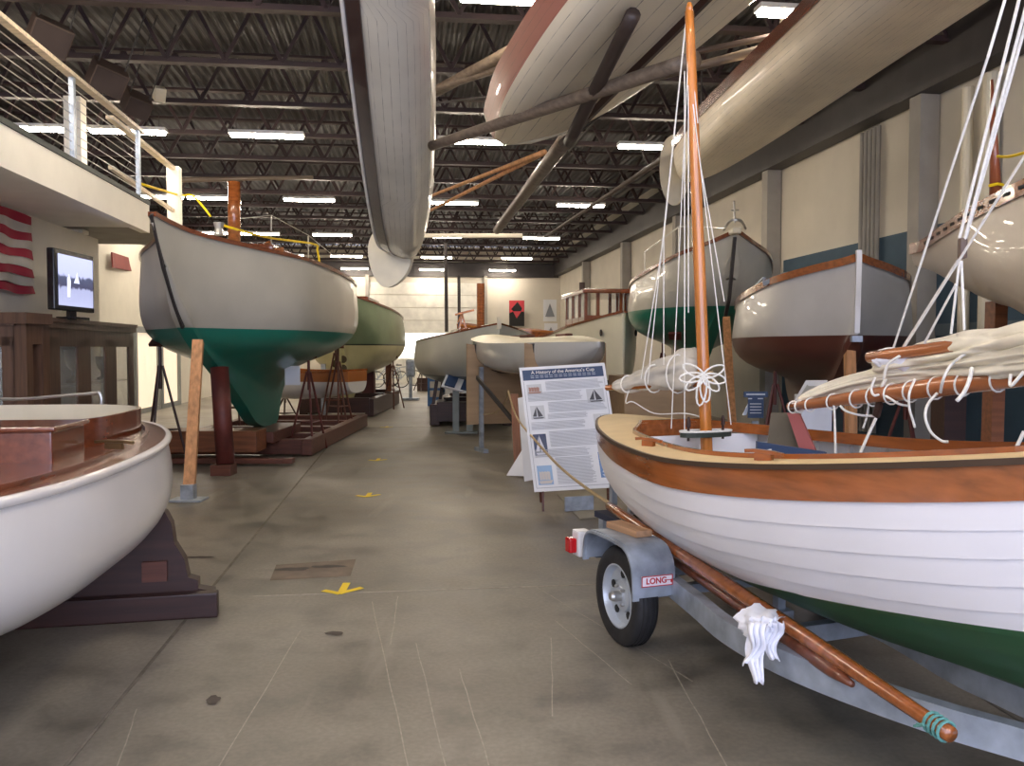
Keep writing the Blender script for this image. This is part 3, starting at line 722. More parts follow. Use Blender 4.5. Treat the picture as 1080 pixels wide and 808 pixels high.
fb = [Vector((-1.35, .55, .39)), Vector((-.3, .52, .39))]+fb+[fb[-1]+(fb[-1]-fb[-2])*4]
obj('side_beam', sweep(B(), crv(fb, 4), rect(.055, .11), up=(0, 0, 1)), M_galv, tr)
for s in (-.55, -.2, 1.0):
    obj('cross_member', box(B(), (s, .0, .33), (.06, 1.0, .08), bev=.004), M_galv, tr)
obj('axle', box(B(), (0, 0, .265), (.05, 1.2, .05)), M_galv, tr)
for s, yy in ((.0, 0), (1.0, 0), (-1.2, 0)):
    obj('keel_roller', lathe(B(), [(.0, -.1), (.035, -.1), (.03, 0), (.035, .1), (0, .1)], 12, Matrix.Rotation(PI/2, 3, 'X'), (s, 0, .405)), M_black, tr)
for s in (-.6, .9):
    for y in (-.33, .36):
        obj('bunk_post', box(B(), (s, y, .44), (.04, .04, .15)), M_galv, tr); obj('bunk_bracket', box(B(), (s, y, .37), (.1, .09, .10), bev=.004), M_galv, tr)
for y in (-.33, .36): obj('bunk_board', box(B(), (.2, y, .52), (2.3, .10, .04), bev=.004), plain('bunk_carpet', (.02, .025, .05), .9), tr)
wy = -.64
def wheel(y, s):
    R = Matrix.Rotation(PI/2*s, 3, 'X')
    w = obj('tyre', lathe(B(), [(.17, -.055), (.20, -.066), (.245, -.062), (.262, -.045), (.266, 0), (.262, .045), (.245, .062), (.20, .066), (.17, .055)], 40, R, (0, y, .266), cap=False), M_black, tr, smooth=True, sharp=.9)
    bm = B()
    for z in (-.035, -.012, .012, .035): tube(bm, [Vector((math.cos(a)*.266, y+z, .266+math.sin(a)*.266)) for a in [i*PI/20 for i in range(40)]], .003, 4, closed=True)
    obj('tread', bm, plain('tread_black', (.01, .01, .01), .8), w)
    bm = lathe(B(), [(.178, -.05), (.178, .055), (.165, .058), (.158, .045), (.150, .02), (.09, .008), (.085, .025), (.05, .03), (.045, .035), (0, .035)], 36, R, (0, y, .266))
    rim = obj('rim', bm, plain('rim_silver', (.55, .60, .66), .35, .4, var=.08), tr, smooth=True, sharp=.5)
    bm = B()
    for k in range(5):
        a = k*2*PI/5+.3; lathe(bm, [(.022, 0), (.022, .006), (0, .006)], 10, R, (math.cos(a)*.115, y-.016*s, .266+math.sin(a)*.115))
    obj('rim_holes', bm, M_dark, rim)
    obj('hub', lathe(B(), [(.028, 0), (.028, .05), (.02, .065), (0, .067)], 16, R, (0, y-.03*s, .266)), M_steel, rim)
    bm = B()
    for k in range(4):
        a = k*PI/2+.7; lathe(bm, [(.009, 0), (.009, .02), (0, .02)], 6, R, (math.cos(a)*.055, y-.03*s, .266+math.sin(a)*.055))
    obj('lug_nut', bm, M_steel, rim)
wheel(wy, 1); wheel(.72, -1)
def fender(y):
    P = [(-.50, .36), (-.50, .50), (-.36, .585), (-.25, .60), (.16, .60), (.26, .575), (.315, .50), (.325, .335)]
    P = [(-.27, .42), (-.265, .51), (-.23, .575), (-.14, .60), (.14, .60), (.24, .58), (.30, .52), (.32, .44), (.325, .345)]
    C = cr(P, 5); bm = B(); th = .012
    outer = [Vector((x, y, z)) for x, z in C]
    inner = []
    T = frames(outer)
    for p, t in zip(outer, T): inner.append(p+Vector((t.z, 0, -t.x))*th)
    hwid = .115
    rings = [[bm.verts.new(v) for v in (o+Vector((0, -hwid, 0)), o+Vector((0, hwid, 0)), i+Vector((0, hwid, 0)), i+Vector((0, -hwid, 0)))] for o, i in zip(outer, inner)]
    for A, Cc in zip(rings, rings[1:]):
        for j in range(4): bm.faces.new((A[j], A[(j+1) % 4], Cc[(j+1) % 4], Cc[j]))
    bm.faces.new(rings[0]); bm.faces.new(rings[-1][::-1])
    # rolled outer skirt
    sk = [Vector((x, y-hwid, z-.012)) for x, z in C]
    sweep(bm, sk, rect(.012, .035), up=(0, 1, 0))
    return obj('fender', bm, M_galv, tr)
fe = fender(wy); fender(.72)
st = box(B(), (.336, wy-.0, .43), (.004, .175, .055)); lab = obj('sticker', st, plain('sticker_white', (.86, .84, .88), .4, var=.01), fe)
bm = B()
for z in (.4045, .4555): box(bm, (.339, wy, z), (.003, .175, .004))
for y in (-.0865, .0865): box(bm, (.339, wy+y, .43), (.003, .004, .053))
box(bm, (.339, wy+.065, .43), (.003, .035, .004)); box(bm, (.339, wy+.08, .424), (.003, .006, .014))
obj('sticker_border', bm, M_red, fe)
# reads from the tongue end: text faces +x ; the reader's left is -y
textmesh('sticker_text', 'LONG', .042, M_red, Matrix.Translation((.339, wy-.005, .43)) @ Matrix(((0, 0, 1, 0), (1, 0, 0, 0), (0, 1, 0, 0), (0, 0, 0, 1))), fe, bold=.001)
obj('fender_bracket', box(B(), (.15, wy+.14, .42), (.09, .05, .2)), M_galv, tr)
obj('mudguard_back', box(B(), (-.30, wy+.06, .45), (.05, .14, .10), bev=.004), plain('bracket_dark', (.10, .12, .15), .6, .3), tr)
obj('light_bracket', box(B(), (-.31, wy-.02, .47), (.06, .05, .13), bev=.005), MATS['bracket_dark'], tr)
tl = obj('light_housing', box(B(), (-.39, wy-.085, .475), (.10, .085, .15), bev=.015), plain('white_plastic', (.75, .76, .78), .3), tr)
obj('tail_lamp', box(B(), (-.40, wy-.150, .465), (.075, .045, .085), bev=.010), plain('red_lens', (.50, .01, .015), .15, coat=.5), tr)['label'] = 'red tail lamp lens'
for px, pz in ((654, 0), (683, 0), (693, 0)):
    pass
for s, y, z1 in ((-1.47, .02, .88), (-1.34, .10, .58), (-1.34, .30, .58)):
    obj('guide_post', box(B(), (s, y, (.34+z1)/2), (.045, .045, z1-.34), bev=.003), M_galv, tr)
obj('rear_beam', box(B(), (-1.38, .30, .36), (.07, .85, .1), bev=.004), M_galv, tr)
o = obj('wood_block', box(B(), LC(at(650, 556, 4.72)), (.30, .10, .035), None, .003), wood('block_pine', (.45, .26, .14), .7, 0), None); 
q = at(650, 556, 4.72); o.location = q; o.data.transform(Matrix.Translation(-LC(q))); o.location = (Matrix.Translation(T0) @ Matrix.Rotation(UA, 4, 'Z')) @ Vector((-.03, wy+.03, .62)); o.rotation_euler = (0, 0, UA+.1)
tag(o, 'short brown wood block lying on top of the near trailer fender', 'wood block')
# spars lashed on the trailer
a, b = at(646, 536, 5.3), at(1003, 775, 2.56)
t = thing('varnished_spar', 'long thick varnished spar lying along the near trailer beam, blue-green rope on its end', 'spar', b.copy(), 0)
PA = a+(a-b)*0.02
obj('pole', tube(B(), [PA.lerp(b, k/20) for k in range(21)], .034, 14, scale=lambda u: .62+.42*math.sin(PI*min(1, u*.9+.1))**.6 if u < .95 else .62+.42*math.sin(PI*.955)**.6), M_varn, t, True, smooth=True)
dr = (b-a).normalized(); bm = B(); q = b-dr*.02
for k in range(4): 
    c = q-dr*.02*k; s = dr.cross(ez).normalized(); u = s.cross(dr); tube(bm, [c+s*math.cos(w)*.032+u*math.sin(w)*.032 for w in [i*PI/6 for i in range(12)]], .005, 5, closed=True)
for j in range(3): tube(bm, crv([q+s*.01*j, q-dr*.04+s*(.02*j-.02), q-dr*.09+s*(.025*j-.02)-u*.02, q-dr*.05+s*(.02*j), q-dr*.10-u*.03+s*(.02*j-.01)], 5), .005, 5)
obj('rope_whipping', bm, plain('teal_rope', (.12, .33, .30), .8, var=.2, scale=50), t, True)
a2, b2 = at(680, 569, 5.0), at(899, 722, 2.98)
o = obj('boathook_pole', tube(B(), [a2.lerp(b2, k/16) for k in range(17)], .029, 12, scale=lambda u: .8+.2*u if u < .93 else 1-.6*(u-.93)/.07), wood('old_varnish', (.15, .045, .02), .35, .4)); 
for f in o.data.polygons: f.use_smooth = True
tag(rebase(o), 'shorter dark varnished pole beside the long spar, white rag tied round it', 'spar')
# rag
rg = at(806, 657, 3.43); bm = B(); rnd = random.Random(4)
t = thing('white_rag', 'white cotton rag knotted round the poles over the trailer beam', 'rag', rg, 0)
dr = (b-a).normalized(); sd = dr.cross(ez).normalized(); up = sd.cross(dr)
cpt = at(812, 656, 3.47)
P = []
n, m = 30, 12; V = []
for i in range(n):
    a_ = i*2*PI/n; row = []
    for j in range(m+1):
        l = (j/m-.5)*.15; rr_ = .062+.008*math.sin(5*a_+j*.8)+.006*math.sin(9*a_-j*1.3)
        row.append(bm.verts.new(cpt-up*.018-sd*(-.018)+dr*l*(1+.25*math.sin(a_*2))+sd*math.cos(a_)*rr_*1.45+up*math.sin(a_)*rr_*1.0))
    V.append(row)
for i in range(n):
    for j in range(m): bm.faces.new((V[i][j], V[i][j+1], V[(i+1) % n][j+1], V[(i+1) % n][j]))
obj('knot_wrap', bm, M_cloth, t, True, smooth=True)
bm = B()
def flap(top, bot, w0, w1, seed, nn=16, mm=14):
    r_ = random.Random(seed); ph = r_.uniform(0, 6); V = []
    for j in range(mm+1):
        u = j/mm; c = top.lerp(bot, u)+Vector((.012*math.sin(u*7+ph), .02*math.sin(u*4+ph), 0)); row = []
        w = w0+(w1-w0)*u
        for i in range(nn+1):
            v = i/nn-.5; row.append(bm.verts.new(c+Vector((v*w, .018*math.sin(v*16+ph+u*3)*(1-.3*u)-.01*abs(v), -.02*abs(v)*u))))
        V.append(row)
    for j in range(mm):
        for i in range(nn): bm.faces.new((V[j][i], V[j][i+1], V[j+1][i+1], V[j+1][i]))
flap(at(803, 652, 3.3), at(795, 716, 3.26), .12, .025, 1); flap(at(818, 655, 3.31), at(816, 693, 3.3), .07, .035, 2); flap(at(800, 655, 3.285), at(793, 700, 3.25), .06, .05, 5)
o = obj('rag_tail', bm, M_cloth, t, True, smooth=True); md = o.modifiers.new('s', 'SOLIDIFY'); md.thickness = .004
# ================================================================== rounded launch at the left
lo = Vector((-2.83, 3.95, 0)); la = math.radians(98)
la_t = thing('white_launch', 'small white launch with rounded end, mahogany deck and coaming, on a dark cradle', 'boat', lo, la)
HL, HB = 2.12, .98
lt = []
for k in range(13):
    x = -HL+2*HL*k/12; f = max(0, 1-abs(x/HL)**2.4)**(1/2.2); x_ = x
    lt.append((x, max(HB*f, .01), 1.06+.05*(x/HL)**2, .22+.62*abs(x/HL)**3.2, .22+.62*abs(x/HL)**3.2))
xs = [-1, -.985, -.95, -.88, -.75, -.55, -.3, 0, .3, .55, .75, .88, .95, .985, 1]
lt = [(q*HL, max(HB*max(0, 1-abs(q)**2.6)**(1/2.1), .01), 1.06+.05*q*q, .37+.55*abs(q)**3.2, .37+.55*abs(q)**3.2) for q in xs]
bm, lr = hull(lt, w=0, nx=6, m=26, full=(1.05, 1.04, .74))
obj('hull', bm, M_whitepaint, la_t, smooth=True)
bmi, _ = hull([(x*.95, max(b-.05, .01), zs-.05, zb+.05, zk+.05) for x, b, zs, zb, zk in lt[1:-1]], w=0, nx=6, full=(1.05, 1.04, .8), cap=False)
obj('inner_planking', bmi, M_cream, la_t, smooth=True)
lrr = []
for k in range(141):
    x = -HL+2*HL*(.5-.5*math.cos(PI*k/140)); lrr.append((x, interp(lr, x, 1), interp(lr, x, 2)))
def opL(x):
    q = (x-.92)/.78
    return .70*max(0, 1-abs(q)**3.2)**(1/2.6) if abs(q) < 1 else 0
obj('deck', deck(lrr, opL, .03, .004), M_mahog, la_t, smooth=True)
bm = coaming(lrr, opL, .145, 1.695, .16, .022, .03, 0, .03, 60, top=lambda x: 1.232)
ob = obj('coaming', bm, [M_mahog, M_cream], la_t)
for p in ob.data.polygons: p.material_index = 0
for i, p in enumerate(ob.data.polygons):
    if i % 4 == 3: p.material_index = 1
bm = B()
for s in (1, -1): tube(bm, sheer(lrr, s, .012, -.012), .022, 10)
obj('rubrail', bm, M_whitepaint, la_t, smooth=True)
MiL = (Matrix.Translation(lo) @ Matrix.Rotation(la, 4, 'Z')).inverted()
def LL(px, py, D): return MiL @ at(px, py, D)
q = at(24, 460, 3.95)
bx = box(B(), (.02, -.22, 1.13), (.42, 1.0, .19), bev=.01); obj('seat_locker', bx, M_mahog, la_t)
obj('locker_lid', box(B(), (.02, -.22, 1.235), (.46, 1.04, .022), bev=.01), M_mahog, la_t)
bm = B(); c = MiL @ Vector(((119-540)/900*4.28, 4.28, 1.10)); cleat(c, .11, plain('bronze', (.25, .17, .08), .35, .8), 1.2, la_t)
bm = B()
for s in (1, -1): sweep(bm, [Vector((x, s*(interp(lr, x, 1)-.11), interp(lr, x, 2)+.02)) for x in [-1.9+3.6*k/40 for k in range(41)]], rect(.02, .02), up=(0, 0, 1))
obj('toe_rail', bm, M_mahog, la_t)
# cradle of the launch
cr_t = thing('launch_cradle', 'dark stained wooden cradle with scalloped end under the white launch', 'cradle', (-2.72, 4.95, 0), math.radians(12))
prof = [(.93, 0), (.93, .14), (.84, .16), (.84, .21), (.785, .23), (.765, .34), (.71, .44), (.695, .56), (.66, .63), (.61, .65), (.54, .60), (.40, .52), (.25, .44), (0, .39)]
full_p = prof+[(-x, z) for x, z in prof[-2::-1]]
obj('saddle', hullpoly(B(), [(x, -.05, z) for x, z in full_p], (0, .1, 0)), M_cradle, cr_t)
obj('foot_beam', box(B(), (0, -.09, .075), (1.92, .08, .15), bev=.01), M_cradle, cr_t)
obj('panel', box(B(), (.60, -.06, .28), (.14, .03, .12)), M_cradleR, cr_t)
t2 = thing('launch_cradle', 'second dark saddle of the launch cradle, nearer the camera', 'cradle', (-3.35, 3.1, 0), math.radians(12))
obj('saddle', hullpoly(B(), [(x, -.05, z) for x, z in full_p], (0, .1, 0)), M_cradle, t2)
# ================================================================== generic helpers for stands
def stand(x, y, h, label, rz=0, m=None, spread=.34, grp='boat stands', top=(.0, .0)):
    t = thing('boat_stand', label, 'boat stand', (x, y, 0), rz, grp); m = m or M_redpost
    for k in range(3):
        a = k*2*PI/3+.5; obj('leg', tube(B(), [Vector((math.cos(a)*spread, math.sin(a)*spread, .02)), Vector((math.cos(a)*.03, math.sin(a)*.03, h*.8))], .018, 8), m, t)
    bm = B()
    for k in range(3):
        a, b = k*2*PI/3+.5, (k+1)*2*PI/3+.5; f = .62; tube(bm, [Vector((math.cos(a)*spread*f, math.sin(a)*spread*f, h*.3)), Vector((math.cos(b)*spread*f, math.sin(b)*spread*f, h*.3))], .012, 6)
    obj('brace', bm, m, t)
    obj('screw_post', tube(B(), [Vector((0, 0, h*.62)), Vector((0, 0, h-.03))], .022, 10), m, t)
    obj('pad', box(B(), (top[0], top[1], h-.02), (.22, .22, .04), Matrix.Rotation(.5, 3, 'X')), m, t)
    return t
def timber(label, cat, a, b, w, d, m, grp=None, name='timber_prop', foot=None):
    t = thing(name, label, cat, (a.x, a.y, 0), 0, grp)
    obj('shaft', sweep(B(), [a, a.lerp(b, .33), a.lerp(b, .36), b], rect(w, d)), m, t, True)
    if foot: obj('foot_plate', box(B(), (a.x, a.y, .012), foot, None, .004), M_galv, t, True); obj('foot_shoe', box(B(), (a.x, a.y, .09), (w*1.15, d*1.15, .16)), M_galv, t, True)
    return t
def yacht(name, label, p, ang, tab, mat_, w=.06, full=(1.02, .98, .72), rake=0, rail=None, decked=None, crown=.1, railw=.05, railh=.05, opening=None, vbow=True):
    t = thing(name, label, 'boat', (p[0], p[1], 0), ang)
    bm, rows = hull(tab, w=w, full=full, rake=rake, m=28, vbow=vbow)
    obj('hull', bm, mat_, t, smooth=True, sharp=1.0)
    if decked: obj('deck', deck(rows, opening, crown, .0), decked, t, smooth=True)
    if rail:
        bm = B()
        for s in (1, -1): sweep(bm, sheer(rows, s, -.005, railh*.3), rect(railw, railh), up=(0, 0, 1))
        obj('toe_rail', bm, rail, t)
    return t, rows
# ================================================================== big green-bottomed sloop, left
M_g1 = twotone('grey_white_green', (.50, .48, .41), (.006, .20, .145), 1.85, 0, .32, wear=.06, coat=.3)
x0 = 9.15
tabA = [(0, .02, 3.02, 2.95, 2.93), (.3, .08, 2.97, 2.52, 2.5), (.7, .19, 2.92, 2.06, 2.0), (1.25, .48, 2.87, 1.72, 1.64), (1.85, .86, 2.82, 1.56, 1.36), (2.4, 1.10, 2.79, 1.50, 1.10), (3.0, 1.22, 2.76, 1.44, .80), (3.7, 1.30, 2.73, 1.42, .46), (4.7, 1.32, 2.70, 1.45, .40), (5.15, 1.28, 2.70, 1.48, .9), (6.0, 1.18, 2.71, 1.58, 1.35), (7.2, .88, 2.75, 1.92, 1.88), (8.3, .45, 2.82, 2.45, 2.45)]
ang = math.atan2(1, -.02)
sl, rowsA = yacht('green_bottom_sloop', 'large pale grey sailing yacht with green bottom on red-brown cradle at left, bow forward', (-3.83, x0), ang, tabA, M_g1, w=.10, rail=M_mahog, decked=M_cream, crown=.12, full=(1.03, 1.05, .88), railw=.06, railh=.05)
Md = (Matrix.Translation((-3.83, x0, 0)) @ Matrix.Rotation(ang, 4, 'Z'))
obj('stem_band', sweep(B(), [Vector((-.02, 0, 3.03)), Vector((.28, 0, 2.5)), Vector((.60, 0, 2.1)), Vector((.84, 0, 1.85))], rect(.05, .03), up=(0, 1, 0)), M_girder, sl)
obj('mast', tube(B(), [at(247, 262, 11.5), at(247, 192, 11.5)], .085, 16), M_varn, sl, True, smooth=True)
obj('cabin_trunk', box(B(), (4.0, 0, 2.95), (1.6, .9, .35), bev=.05), M_mahog, sl)
bm = B()
for px, py, D in ((286, 240, 13), (325, 262, 14.3)): tube(bm, [at(px, py-13, D), at(px, py+26, D)], .012, 6)
tube(bm, [at(240, 232, 11.5), at(286, 227, 13), at(325, 248, 14.3), at(352, 270, 16)], .006, 5)
obj('lifeline', bm, M_steel, sl, True)
tp = thing('barrier_tape', 'yellow plastic tape strung from the mast along the deck of the large yacht', 'barrier tape', at(287, 250, 13.2), 0)
obj('tape', tube(B(), crv([at(233, 237, 11.3), at(253, 243, 11.5), at(285, 251, 12.6), at(331, 257.5, 14), at(335, 265, 14.1), at(339, 290, 14.2)], 6), .017, 5), M_yellow, tp, True)
bm = B(); sweep(bm, [at(272, 268, 12.4), at(284, 256, 12.6)], rect(.06, .06)); sweep(bm, [at(277, 266, 12.4), at(290, 263, 12.7)], rect(.3, .06)); obj('hatch', bm, M_varn, sl, True)
obj('winch', lathe(B(), [(.07, 0), (.05, .08), (.07, .16), (0, .17)], 14, None, at(231, 248, 11)), M_steel, sl, True)
timber('orange pine prop standing on a steel plate at the big yacht bow', 'prop', at(199, 525, 8.95)*1, at(209, 360, 9.75), .115, .10, M_prop, None, 'bow_prop', (.34, .26, .02))
t = thing('steel_post', 'round red-brown steel post on a small block under the big yacht', 'post', (at(236, 500, 10.8).x, 10.8, 0), 0)
obj('shaft', tube(B(), [Vector((at(238, 500, 10.8).x, 10.8, .14)), Vector((at(230, 385, 10.9).x, 10.95, 1.36))], .115, 18), M_redpost, t, True, smooth=True)
obj('base_block', box(B(), (at(236, 500, 10.8).x, 10.8, .07), (.26, .26, .14), None, .01), M_cradleR, t, True)
ck = thing('yacht_cradle', 'red-brown timber cradle frame on the floor under the big yacht keel', 'cradle', (-3.9, 14.5, 0), 0)
def cb(nm, x0_, x1_, y0_, y1_, z0_, z1_, m): return obj(nm, box(B(), ((x0_+x1_)/2, (y0_+y1_)/2, (z0_+z1_)/2), (x1_-x0_, y1_-y0_, z1_-z0_), None, .01), m, ck, True)
cb('side_beam', -3.12, -2.97, 12.6, 17.5, .02, .26, M_cradleR); cb('side_beam', -5.3, -5.15, 12.6, 17.5, .02, .26, M_cradleR)
for y in (12.65, 13.6, 14.8, 16.0, 17.3): cb('cross_beam', -5.15, -3.12, y, y+.22, .03, .25, M_cradleR)
cb('keel_beam', -5.6, -3.55, 11.8, 12.3, .16, .46, M_cradleO); cb('keel_beam', -4.0, -3.45, 12.3, 13.9, .24, .40, M_cradleR)
cb('floor_beam', -5.6, -3.0, 11.6, 11.75, .03, .10, M_cradleR)
stand(-4.7, 11.4, 1.72, 'dark tripod stand behind the pine prop at the big yacht bow', m=M_cradle)
stand(-3.17, 13.3, 1.55, 'dark tripod stand with a paper notice under the big yacht', .4, M_redpost)
stand(-3.3, 16.2, 1.7, 'dark tripod stand farthest under the big yacht stern', .2, M_cradleR)
stand(-5.1, 15.6, 1.75, 'dark tripod stand on the hidden side of the big yacht', .7, M_cradleR)
stand(-3.55, 17.2, 1.9, 'dark tall tripod stand behind the yacht cradle end', .9, M_cradleR)
o = obj('paper_notice', box(B(), at(308.5, 396, 13.0), (.23, .01, .29)), M_paper); tag(rebase(o), 'white paper notice hanging on the tripod stand under the big yacht', 'notice')
# small white dinghy with varnished top behind
ty, _ = yacht('varnished_top_dinghy', 'small white boat with varnished top strake beyond the big yacht cradle', (-6.0, 18.6), -.35, [(0, .02, 1.3, 1.1, 1.1), (.4, .35, 1.22, .75, .75), (1.4, .62, 1.12, .55, .55), (2.4, .55, 1.12, .6, .6), (3.0, .38, 1.15, .7, .7)], twotone('varn_white', (.40, .14, .04), (.76, .74, .68), .93, 0, .3), w=0, rail=M_varn)
stand(-4.9, 18.4, .7, 'low dark stand under the small white and varnished boat', .2, M_cradle)
# ================================================================== green and yellow boat
M_g2 = twotone('green_yellow', (.20, .27, .16), (.60, .56, .30), 1.70, 0, .35, wear=.1, band=(.018, (.02, .03, .02)))
tabB = [(0, .42, 2.78, 2.2, 2.15), (.6, .68, 2.70, 1.75, 1.3), (1.2, .86, 2.64, 1.15, .35), (2.4, 1.05, 2.55, 1.02, .55), (4.0, 1.10, 2.44, 1.1, .85), (5.2, .94, 2.40, 1.32, 1.12), (6.0, .66, 2.42, 1.5, 1.36), (6.6, .25, 2.47, 1.9, 1.8), (6.8, .03, 2.5, 2.2, 2.1)]
gb, rowsB = yacht('green_yellow_sloop', 'sage green sailing boat with yellow bottom behind the big yacht', (-4.0, 19.6), math.atan2(1, -.03), tabB, M_g2, vbow=False, w=.09, rail=M_mahog, decked=M_cream, full=(1.06, 1.08, .85))
obj('cabin_trunk', box(B(), (2.6, 0, 2.75), (2.2, 1.0, .3), bev=.05), M_mahog, gb)
obj('transom_board', box(B(), (-.02, 0, 2.5), (.03, .8, .5), bev=.01), M_mahog, gb)
obj('rudder', hullpoly(B(), [(.0, -.03, 2.1), (.25, -.03, 1.7), (.9, -.03, .42), (.45, -.03, .35), (.2, -.03, 1.0), (-.1, -.03, 1.6)], (0, .06, 0)), plain('yellow_paint', (.62, .58, .26), .4), gb)
bm = B()
for k in range(3):
    a = k*2*PI/3; lathe(bm, [(.0, 0), (.09, .01), (.0, .03)], 12, Matrix.Rotation(PI/2, 3, 'Y'), (.35, math.cos(a)*.12, 1.25+math.sin(a)*.12))
obj('propeller', bm, plain('bronze_dark', (.08, .06, .03), .4, .7), gb)
ck = thing('boat_cradle', 'dark red timber cradle under the green and yellow boat', 'cradle', (-4.2, 22, 0), 0)
for x in (-4.9, -3.35): cb('side_beam', x-.1, x+.1, 20.0, 24.6, .02, .42, M_cradle)
for y in (20.1, 22.3, 24.4): cb('cross_beam', -4.85, -3.35, y-.12, y+.12, .1, .45, M_cradle)
cb('upright', -3.9, -3.6, 22.2, 22.5, .42, 1.25, M_redpost); cb('upright', -3.5, -3.35, 23.6, 23.8, .42, 1.5, M_cradleO)
stand(-3.15, 22.6, 1.45, 'tripod stand under the side of the green and yellow boat', .2, M_cradleR)
t = timber('plain grey post standing under the green and yellow boat stern', 'prop', Vector((-4.62, 20.0, 0))+Vector((.2, 0, 0)), Vector((-4.42, 20.0, 1.25)), .1, .1, M_galv, None, 'grey_post')
# ================================================================== far small boat
M_g3 = twotone('grey_dark', (.50, .51, .46), (.04, .07, .06), 1.15, 0, .4, wear=.05)
fb_, _ = yacht('small_keelboat', 'small pale boat with orange deck far down the aisle before the garage door', (-3.3, 31.5), math.atan2(1, .9), [(0, .03, 1.75, 1.5, 1.45), (.5, .5, 1.68, 1.2, 1.1), (1.8, .9, 1.6, .95, .7), (3.0, .8, 1.62, 1.0, .9), (4.0, .4, 1.7, 1.3, 1.3)], M_g3, w=.05, rail=M_varnY, decked=M_varnY)
obj('cabin_trunk', box(B(), (2.0, 0, 1.78), (1.5, .8, .22), bev=.04), M_varnY, fb_)
stand(-3.4, 32.3, 1.0, 'tripod stand under the far small keelboat', 0, M_cradle, .4); stand(-1.6, 32.6, 1.0, 'second tripod stand under the far small keelboat, nearer the aisle middle', .4, M_cradle, .4)
ck = thing('boat_cradle', 'dark low cradle far away under the small keelboat', 'cradle', (-2.3, 32.6, 0), 0); cb('beam', -3.6, -1.2, 32.3, 32.6, .0, .5, M_cradle)
# ================================================================== grey boats, centre right
M_g4 = twotone('grey_green2', (.50, .50, .44), (.045, .08, .07), 1.08, 0, .35, wear=.06)
tabC = [(0, .02, 2.02, 1.9, 1.85), (.35, .28, 1.97, 1.5, 1.45), (.9, .60, 1.90, 1.2, 1.15), (2.0, .98, 1.82, .95, .85), (3.8, 1.22, 1.75, .85, .55), (5.5, 1.1, 1.72, .90, .7), (7.0, .72, 1.74, 1.15, 1.1), (8.0, .35, 1.8, 1.5, 1.5)]
cb_, rowsC = yacht('grey_sloop', 'pale grey sailing boat with dark green bottom in the hall centre, bow post forward', (-.22, 14.6), math.atan2(6, -.95), tabC, M_g4, w=.07, rail=M_mahog, decked=M_cream, full=(1.04, 1.04, .82), railw=.03, railh=.03)
obj('stem_post', box(B(), (.0, 0, 2.04), (.09, .07, .2), None, .01), M_cream, cb_)
obj('cabin_trunk', box(B(), (3.6, 0, 1.9), (1.8, .9, .24), bev=.05), M_mahog, cb_)
bm = B()
sweep(bm, [at(507, 352, 19), at(507, 299, 19)], circ(.09, 12)); obj('mast_stub', bm, M_varn, cb_, True)
bm = B(); tube(bm, [at(471, 350, 22), at(470, 256, 22)], .045, 8); obj('mast', bm, M_girder, cb_, True)
bm = B(); tube(bm, [at(484.5, 352, 22), at(484, 290, 22)], .04, 8); obj('mast', bm, M_girder, cb_, True)
bm = B(); sweep(bm, [at(483, 340, 20), at(487, 330, 20), at(493, 352, 20)], rect(.04, .04)); sweep(bm, [at(480, 332, 20), at(500, 327, 20)], rect(.03, .05)); sweep(bm, [at(488, 331, 20), at(483, 352, 20)], rect(.04, .04)); obj('boom_crutch', bm, M_varnY, cb_, True)
ck = thing('boat_cradle', 'dark red timber cradle under the grey boat in the hall centre', 'cradle', (-1.0, 19.5, 0), 0)
for x, in ((-1.6,), (-.1,)): cb('side_beam', x-.1, x+.1, 17.6, 21.5, .02, .45, M_cradle)
for y in (17.7, 19.5, 21.3): cb('cross_beam', -1.55, -.1, y-.15, y+.15, .1, .5, M_cradle)
for x, y in ((-1.65, 17.8), (-1.65, 19.5), (-.25, 17.8)):
    obj('upright', sweep(B(), [Vector((x, y, .4)), Vector((x+.12, y, 1.2))], rect(.07, .07)), M_cradle, ck, True)
tz, _ = yacht('varnished_dinghy', 'varnished open dinghy just visible above the grey boat', (1.3, 26.6), 2.95, [(0, .03, 2.12, 1.9, 1.85), (.5, .4, 2.13, 1.7, 1.7), (1.8, .6, 2.2, 1.65, 1.65), (3.0, .4, 2.35, 1.85, 1.85)], M_varn, w=0, rail=M_varnY, decked=M_cradleO)
stand(.3, 26.8, 1.62, 'stand carrying the varnished dinghy behind the grey boat', 0, M_cradle)
# model hull on board cradles
M_g5 = twotone('model_grey', (.46, .46, .44), (.40, .37, .30), 1.2, 0, .12, coat=.6, wear=.04)
P0, P1 = Vector((1.12, 10.9, 0)), Vector((-.42, 14.4, 0)); ang = math.atan2((P1-P0).y, (P1-P0).x)
tabD = [(0, .02, 1.69, 1.63, 1.62), (.25, .22, 1.69, 1.45, 1.44), (.7, .42, 1.69, 1.32, 1.31), (1.5, .60, 1.68, 1.22, 1.20), (2.4, .62, 1.69, 1.22, 1.18), (3.2, .50, 1.73, 1.32, 1.30), (3.8, .30, 1.77, 1.5, 1.5)]
sh = thing('display_hull', 'glossy grey hull with cream deck resting on brown board cradles', 'boat', (P0.x, P0.y, 0), ang)
bm, rowsD = hull(tabD, w=0, full=(1.02, 1.0, .8)); obj('hull', bm, M_g5, sh, smooth=True)
obj('deck', deck(rowsD, None, .09, .0), plain('cream_deck', (.70, .64, .46), .4), sh, smooth=True)
for i, (x, y) in enumerate(((1.0, 0), (2.0, .1), (2.8, -.1))): obj('deck_fitting', box(B(), (x, y, 1.79), (.3, .12, .04), bev=.01), M_cradleR, sh)
